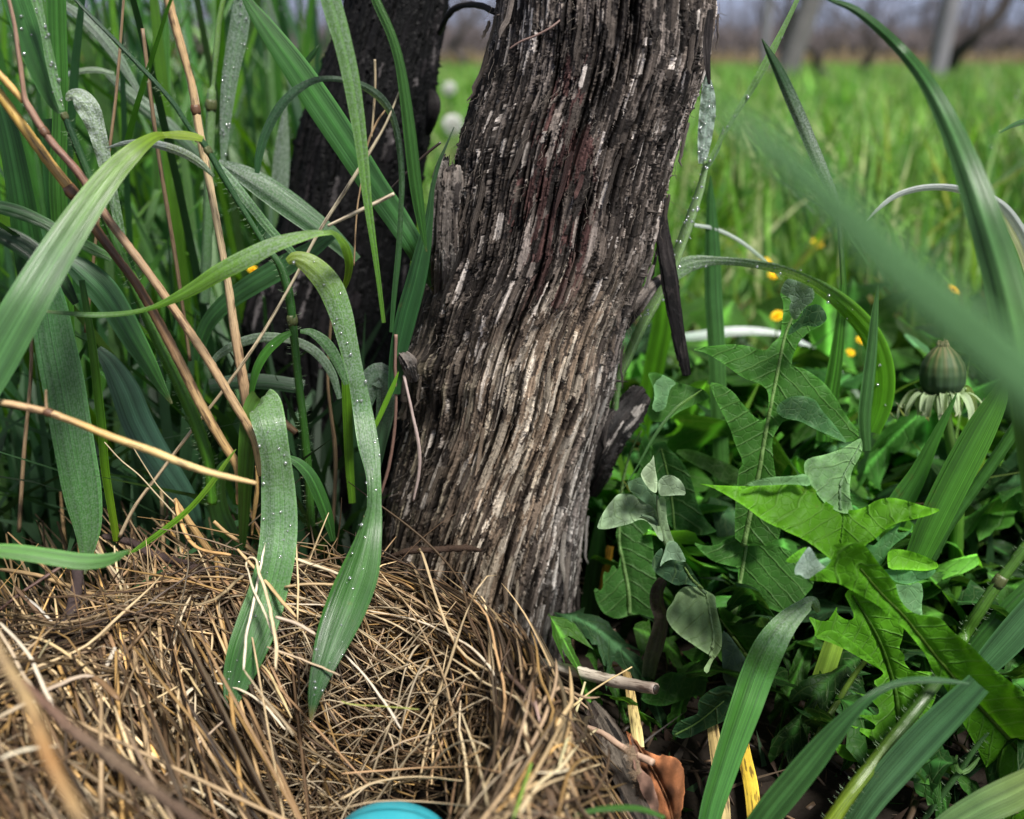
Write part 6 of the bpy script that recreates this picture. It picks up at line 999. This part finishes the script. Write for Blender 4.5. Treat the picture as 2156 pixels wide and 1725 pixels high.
st_ = MB(); c, wd = cpts('D', [(800, 340, 90), (745, 440, 120), (740, 560, 130), (775, 680, 130), (765, 800, 140), (730, 930, 150), (690, 1060, 140), (660, 1230, 120)], .256); q = spline(np.concatenate([c, wd[:, None]], 1), 60)
ribbon(st_, q[:, :3], q[:, 3], np.stack([np.interp(np.linspace(0, 1, 60), [0, .4, .7, 1], x) for x in ([.05, .07, .09, .07], [.04, .055, .08, .10], [.035, .05, .065, .05])], 1), fold=-.6, seed=4, m=11, ruff=.1); o = st_.build('withered_leaf', 'dandelion_leaf', d3); o['label'] = 'withered brown crumpled leaf hanging down'

# ---- closed, drooping-bracted dandelion head
h = plant('closed dandelion head with pale bracts bent down, standing on its stalk at the right', 'F', 1985, 1300, .30, 'closed_dandelion_head', 'flower head')
stem(h, 'F', .30, [(1986, 835, 22), (1996, 900, 24), (2008, 960, 26), (2016, 1030, 28), (2014, 1120, 30), (2008, 1260, 30)], [(.12, .22, .05), (.1, .24, .03), (.1, .28, .03)], name='flower_stalk')
bc = P(1984, 830, .30); tp = P(1986, 722, .302); axd = unit(tp-bc); Lh = np.linalg.norm(tp-bc); z = .30/CP; hw = 46*z/K
a_ = unit(np.cross(axd, [0, 1, 0])); b_ = np.cross(axd, a_); NV, NA = 26, 64; tt = np.linspace(0, 1, NV)[:, None]; ph = (np.arange(NA)/NA*2*math.pi)[None]
prof = np.interp(tt, [0, .06, .2, .4, .58, .75, .88, .96, 1], [.55, .78, .96, 1.0, .93, .72, .45, .22, .05]); rib = 1+.022*np.cos(ph*13)*(1-tt*.4)
rr2 = hw*prof*rib; V = bc+axd*(tt*Lh)[..., None]+(rr2*np.cos(ph))[..., None]*a_+(rr2*np.sin(ph))[..., None]*b_
strp = np.clip(np.cos(ph*13+1.5), 0, 1)**3*np.clip((tt-.35)/.3, 0, 1); cb = np.stack([.03+.04*tt+.0*ph, .065+.085*tt+0*ph, .035-.01*tt+0*ph], -1); ct = np.array([.42, .34, .17]); fr_ = np.clip((tt-.72)/.2, 0, 1)*.8*(.5+.5*np.cos(ph*13)); f_ = np.clip(strp*.45+fr_, 0, 1)[..., None]
m = MB(); m.add(V.reshape(-1, 3), grid_faces(NV, NA, True), np.concatenate([(cb*(1-f_)+ct*f_).reshape(-1, 3), np.zeros((NV*NA, 1))], 1), np.stack(np.broadcast_arrays(ph/6.28, tt*.02, np.zeros((1, 1))), -1).reshape(-1, 3)); m.build('bud', 'petal', h)
rs = np.random.RandomState(12); m = MB()
for i in range(46):
    t = rs.uniform(0, 6.28); p0 = bc+axd*Lh*rs.uniform(.84, .95)+(a_*math.cos(t)+b_*math.sin(t))*hw*.22; p1 = tp+axd*hw*rs.uniform(-.1, .16)+(a_*math.cos(t)+b_*math.sin(t))*hw*.16
    tube(m, spline(np.array([p0, (p0+p1)/2+(a_*math.cos(t)+b_*math.sin(t))*hw*.08, p1]), 5), hw*.035, np.array([.5, .42, .22])*rs.uniform(.6, 1.3), 4)
m.build('petal_tuft', 'petal', h)
for i in range(22):
    t = i/22*2*math.pi+rs.uniform(-.25, .25); d = a_*math.cos(t)+b_*math.sin(t); L = hw*rs.uniform(.7, 1.6); up = rs.uniform(.0, .25); out_ = rs.uniform(.5, 2.1)*(.4+.6*abs(math.cos(t)))
    p = [bc+d*hw*.62+axd*hw*.06, bc+d*hw*(.85+.2*out_)+axd*hw*up, bc+d*hw*(.95+.4*out_)-axd*L*.35, bc+d*hw*(1.0+.45*out_)-axd*L*.75, bc+d*hw*(1.0+.75*out_)-axd*L*(1.05-.35*out_)+unit(rs.randn(3))*hw*.18]
    q = spline(np.array(p), 16); x = np.linspace(0, 1, 16); rgb = np.stack([np.interp(x, [0, .5, .9, 1], c_) for c_ in ([.2, .33, .3, .1], [.3, .42, .36, .06], [.12, .24, .2, .05])], 1)
    m = MB(); ribbon(m, q, hw*rs.uniform(.38, .62)*np.interp(x, [0, .3, .7, 1], [.8, 1, .7, .08]), rgb, face=-d, fold=-.3, m=5, seed=i, twist=rs.uniform(-.5, .5)); m.build('bract', 'petal', h)

# ---- torn brown leaf at the bottom
e = plant('torn rusty brown dead leaf with frayed edges lying right of the nest', 'F', 1380, 1690, .22, 'dead_leaf', 'dead leaf')
sheet(e, 'q12', .212, [(1800, 1170), (1830, 1190), (1880, 1250), (1940, 1300), (2010, 1330), (2080, 1330), (2140, 1350), (2165, 1420), (2170, 1560), (2155, 1680), (2120, 1760), (2020, 1760), (1960, 1680), (1930, 1600), (1890, 1540), (1895, 1440), (1850, 1400), (1870, 1360), (1820, 1300)], (.22, .085, .035), mat='bark', veins=.2, mott=.7, bump=.006, curl=.002, sp=4, jag=1.3, smooth=0, mid=[(1830, 1200), (1960, 1400), (2060, 1600), (2100, 1750)], midw=3, midc=(.2, .09, .04))
sheet(e, 'q12', .206, [(1830, 1200), (1870, 1290), (1890, 1400), (1960, 1480), (2000, 1600), (2020, 1740), (1960, 1680), (1890, 1540), (1850, 1400), (1835, 1300)], (.12, .07, .05), mat='bark', mott=.6, bump=.003, name='torn_flap', sp=4, jag=1.2, smooth=0)
m = MB(); rs = np.random.RandomState(3)
for i in range(320):
    t = rs.rand(); (u, v) = fr('q12', [(1840+100*t+rs.randn()*6, 1260+340*t)])[0]; p = P(u, v, .207); L = rs.uniform(.0006, .002); tube(m, [p, p+np.array([-L, 0, rs.randn()*L*.4]), p+np.array([-L*1.5, -.0003, rs.randn()*L*.6])], [.00006, .00004, .00002], (.34, .24, .15), 3)
tag(m.build('frayed_fibres', 'straw', e), kind='stuff')

# ---- smaller dandelion-like leaves filling the dark behind
def wild_leaf(mb, base, yaw, L, W, rgb, rs, arch=.5, lobes=5):
    """a toothed dandelion leaf rising from base and arching over"""
    n = 46; s = np.linspace(0, 1, n); m = 9; env = np.interp(s, [0, .12, .5, .84, 1], [.1, .28, .7, 1, .04]); tooth = 1-((s*lobes+.35) % 1)
    w_ = W*env*np.where(s > .86, 1.0, .28+.72*tooth**1.5)*(1+.1*rs.randn(n)); hook = np.where(s > .86, 0, tooth)*L/lobes*.35
    d = np.array([math.cos(yaw), math.sin(yaw), 0]); ang = np.linspace(R(82), R(82)-arch*2.2, n); st_ = np.cumsum(np.stack([np.cos(ang), np.sin(ang)], 1)*L/n, 0); c = np.array(base)+d*st_[:, :1]+np.array([0, 0, 1])*st_[:, 1:]
    sd = np.cross(d, [0, 0, 1]); tw = rs.uniform(-.6, .6); x = np.linspace(-1, 1, m); t = unit(np.gradient(c, axis=0)); nb = np.cross(t, sd)
    sweep = -t[:, None]*(np.abs(x)**1.5)[None, :, None]*hook[:, None, None]; a2 = sd*math.cos(tw)+nb*math.sin(tw); ph = rs.uniform(0, 6, 2)
    v = c[:, None]+a2[:, None]*x[None, :, None]*w_[:, None, None]/2+sweep+nb[:, None]*((np.abs(x)**1.5)[None]*w_[:, None]*rs.uniform(-.25, .35))[..., None]+nb[:, None]*(.10*W*np.sin(s[:, None]*19+ph[0]+(x > 0)[None]*ph[1])*np.abs(x)[None])[..., None]
    C_ = np.tile(rgb, (n, m, 1))*(1+2.6*np.exp(-(x/.10)**2))[None, :, None]*(1+.35*(np.abs(x) > .95))[None, :, None]; st = np.stack(np.broadcast_arrays(s[:, None]*L/.0045+np.abs(x)[None]*1.2, x[None], np.full((1, 1), .8)), -1).reshape(-1, 3)
    mb.add(v.reshape(-1, 3), grid_faces(n, m), np.concatenate([C_.reshape(-1, 3), np.zeros((n*m, 1))], 1), st); return mb
rs = np.random.RandomState(90)
WG = [(.035, .125, .02), (.05, .17, .02), (.025, .09, .02), (.07, .21, .025), (.05, .13, .05)]
WP = [(1330, 1330, .345, 'leafy rosette in the dark right behind the foot of the thick trunk', .05), (1480, 1390, .33, 'leafy rosette under the tall dark lobed leaf', .06), (1640, 1420, .33, 'leafy rosette behind the bent over broad blade', .06),
      (1820, 1400, .31, 'leafy rosette in the shade of the serrated bright leaf', .06), (1450, 1500, .30, 'leafy rosette low down behind the torn brown leaf', .045), (1960, 1330, .33, 'leafy rosette behind the big translucent leaf at the right', .06), (1660, 1500, .30, 'leafy rosette low down behind the yellow dead blades', .045),
      (1760, 1150, .40, 'leafy rosette farther back behind the horned bright leaf', .075), (2100, 1250, .36, 'leafy rosette near the right edge behind the hairy stalk', .07), (1560, 1150, .38, 'leafy rosette farther back behind the long pale midrib', .075), (1400, 1180, .37, 'leafy rosette farther back behind the mottled grey sprig', .07)]
for u, v, Y, lab, hm in WP:
    b = P(u, v, Y); b[2] = 0; e = empty('leafy_rosette', tuple(b)); tag(e, lab, 'weed')
    for k in range(13):
        mb = MB(); wild_leaf(mb, b+np.array([rs.randn()*.006, rs.randn()*.006, -.002]), k*.7+rs.rand(), hm*rs.uniform(.8, 1.4), rs.uniform(.014, .028), np.array(WG[rs.randint(5)])*rs.uniform(.9, 1.8), rs, rs.uniform(.25, .75), rs.randint(4, 8)); mb.build('leaf', 'dandelion_leaf', e)
mb = MB(); k = 0
while k < 520:
    x, y = rs.uniform(.012, .30), rs.uniform(.215, .44)
    if math.hypot(x+.049, y-.188) < .083 or math.hypot(x-.012, (y-.292)) < .045: continue
    uu, vv_ = px(x, y, .01)
    if 1460 < uu < 1625 and vv_ > 1430: continue
    mx_ = .034+.22*max(0, y-.235); L = mx_*rs.uniform(.8, 1.5); wild_leaf(mb, (x, y, -.002), rs.uniform(0, 6.28), L, L*rs.uniform(.25, .5), np.array(WG[rs.randint(5)])*rs.uniform(.25, .8), rs, rs.uniform(.35, .85), rs.randint(2, 6)); k += 1
tag(mb.build('ground_cover', 'dandelion_leaf'), kind='stuff')
mb = MB()      # crumbs, bits of stem and dead leaf on the soil
for k in range(900):
    x, y = rs.uniform(.0, .30), rs.uniform(.17, .42)
    if math.hypot(x+.049, y-.188) < .07: continue
    a = rs.uniform(0, 6.28); L = rs.uniform(.002, .016); p = np.array([x, y, .001]); d = np.array([math.cos(a), math.sin(a), rs.uniform(-.1, .3)])*L; tube(mb, [p, p+d*.5+[0, 0, rs.rand()*.002], p+d], rs.uniform(.0003, .0011), np.array([.10, .065, .04])*rs.choice([.25, .6, 1.2, 3.0], p=[.4, .3, .2, .1]), 5, .2, k, flat=.5)
tag(mb.build('plant_litter', 'straw'), kind='stuff')
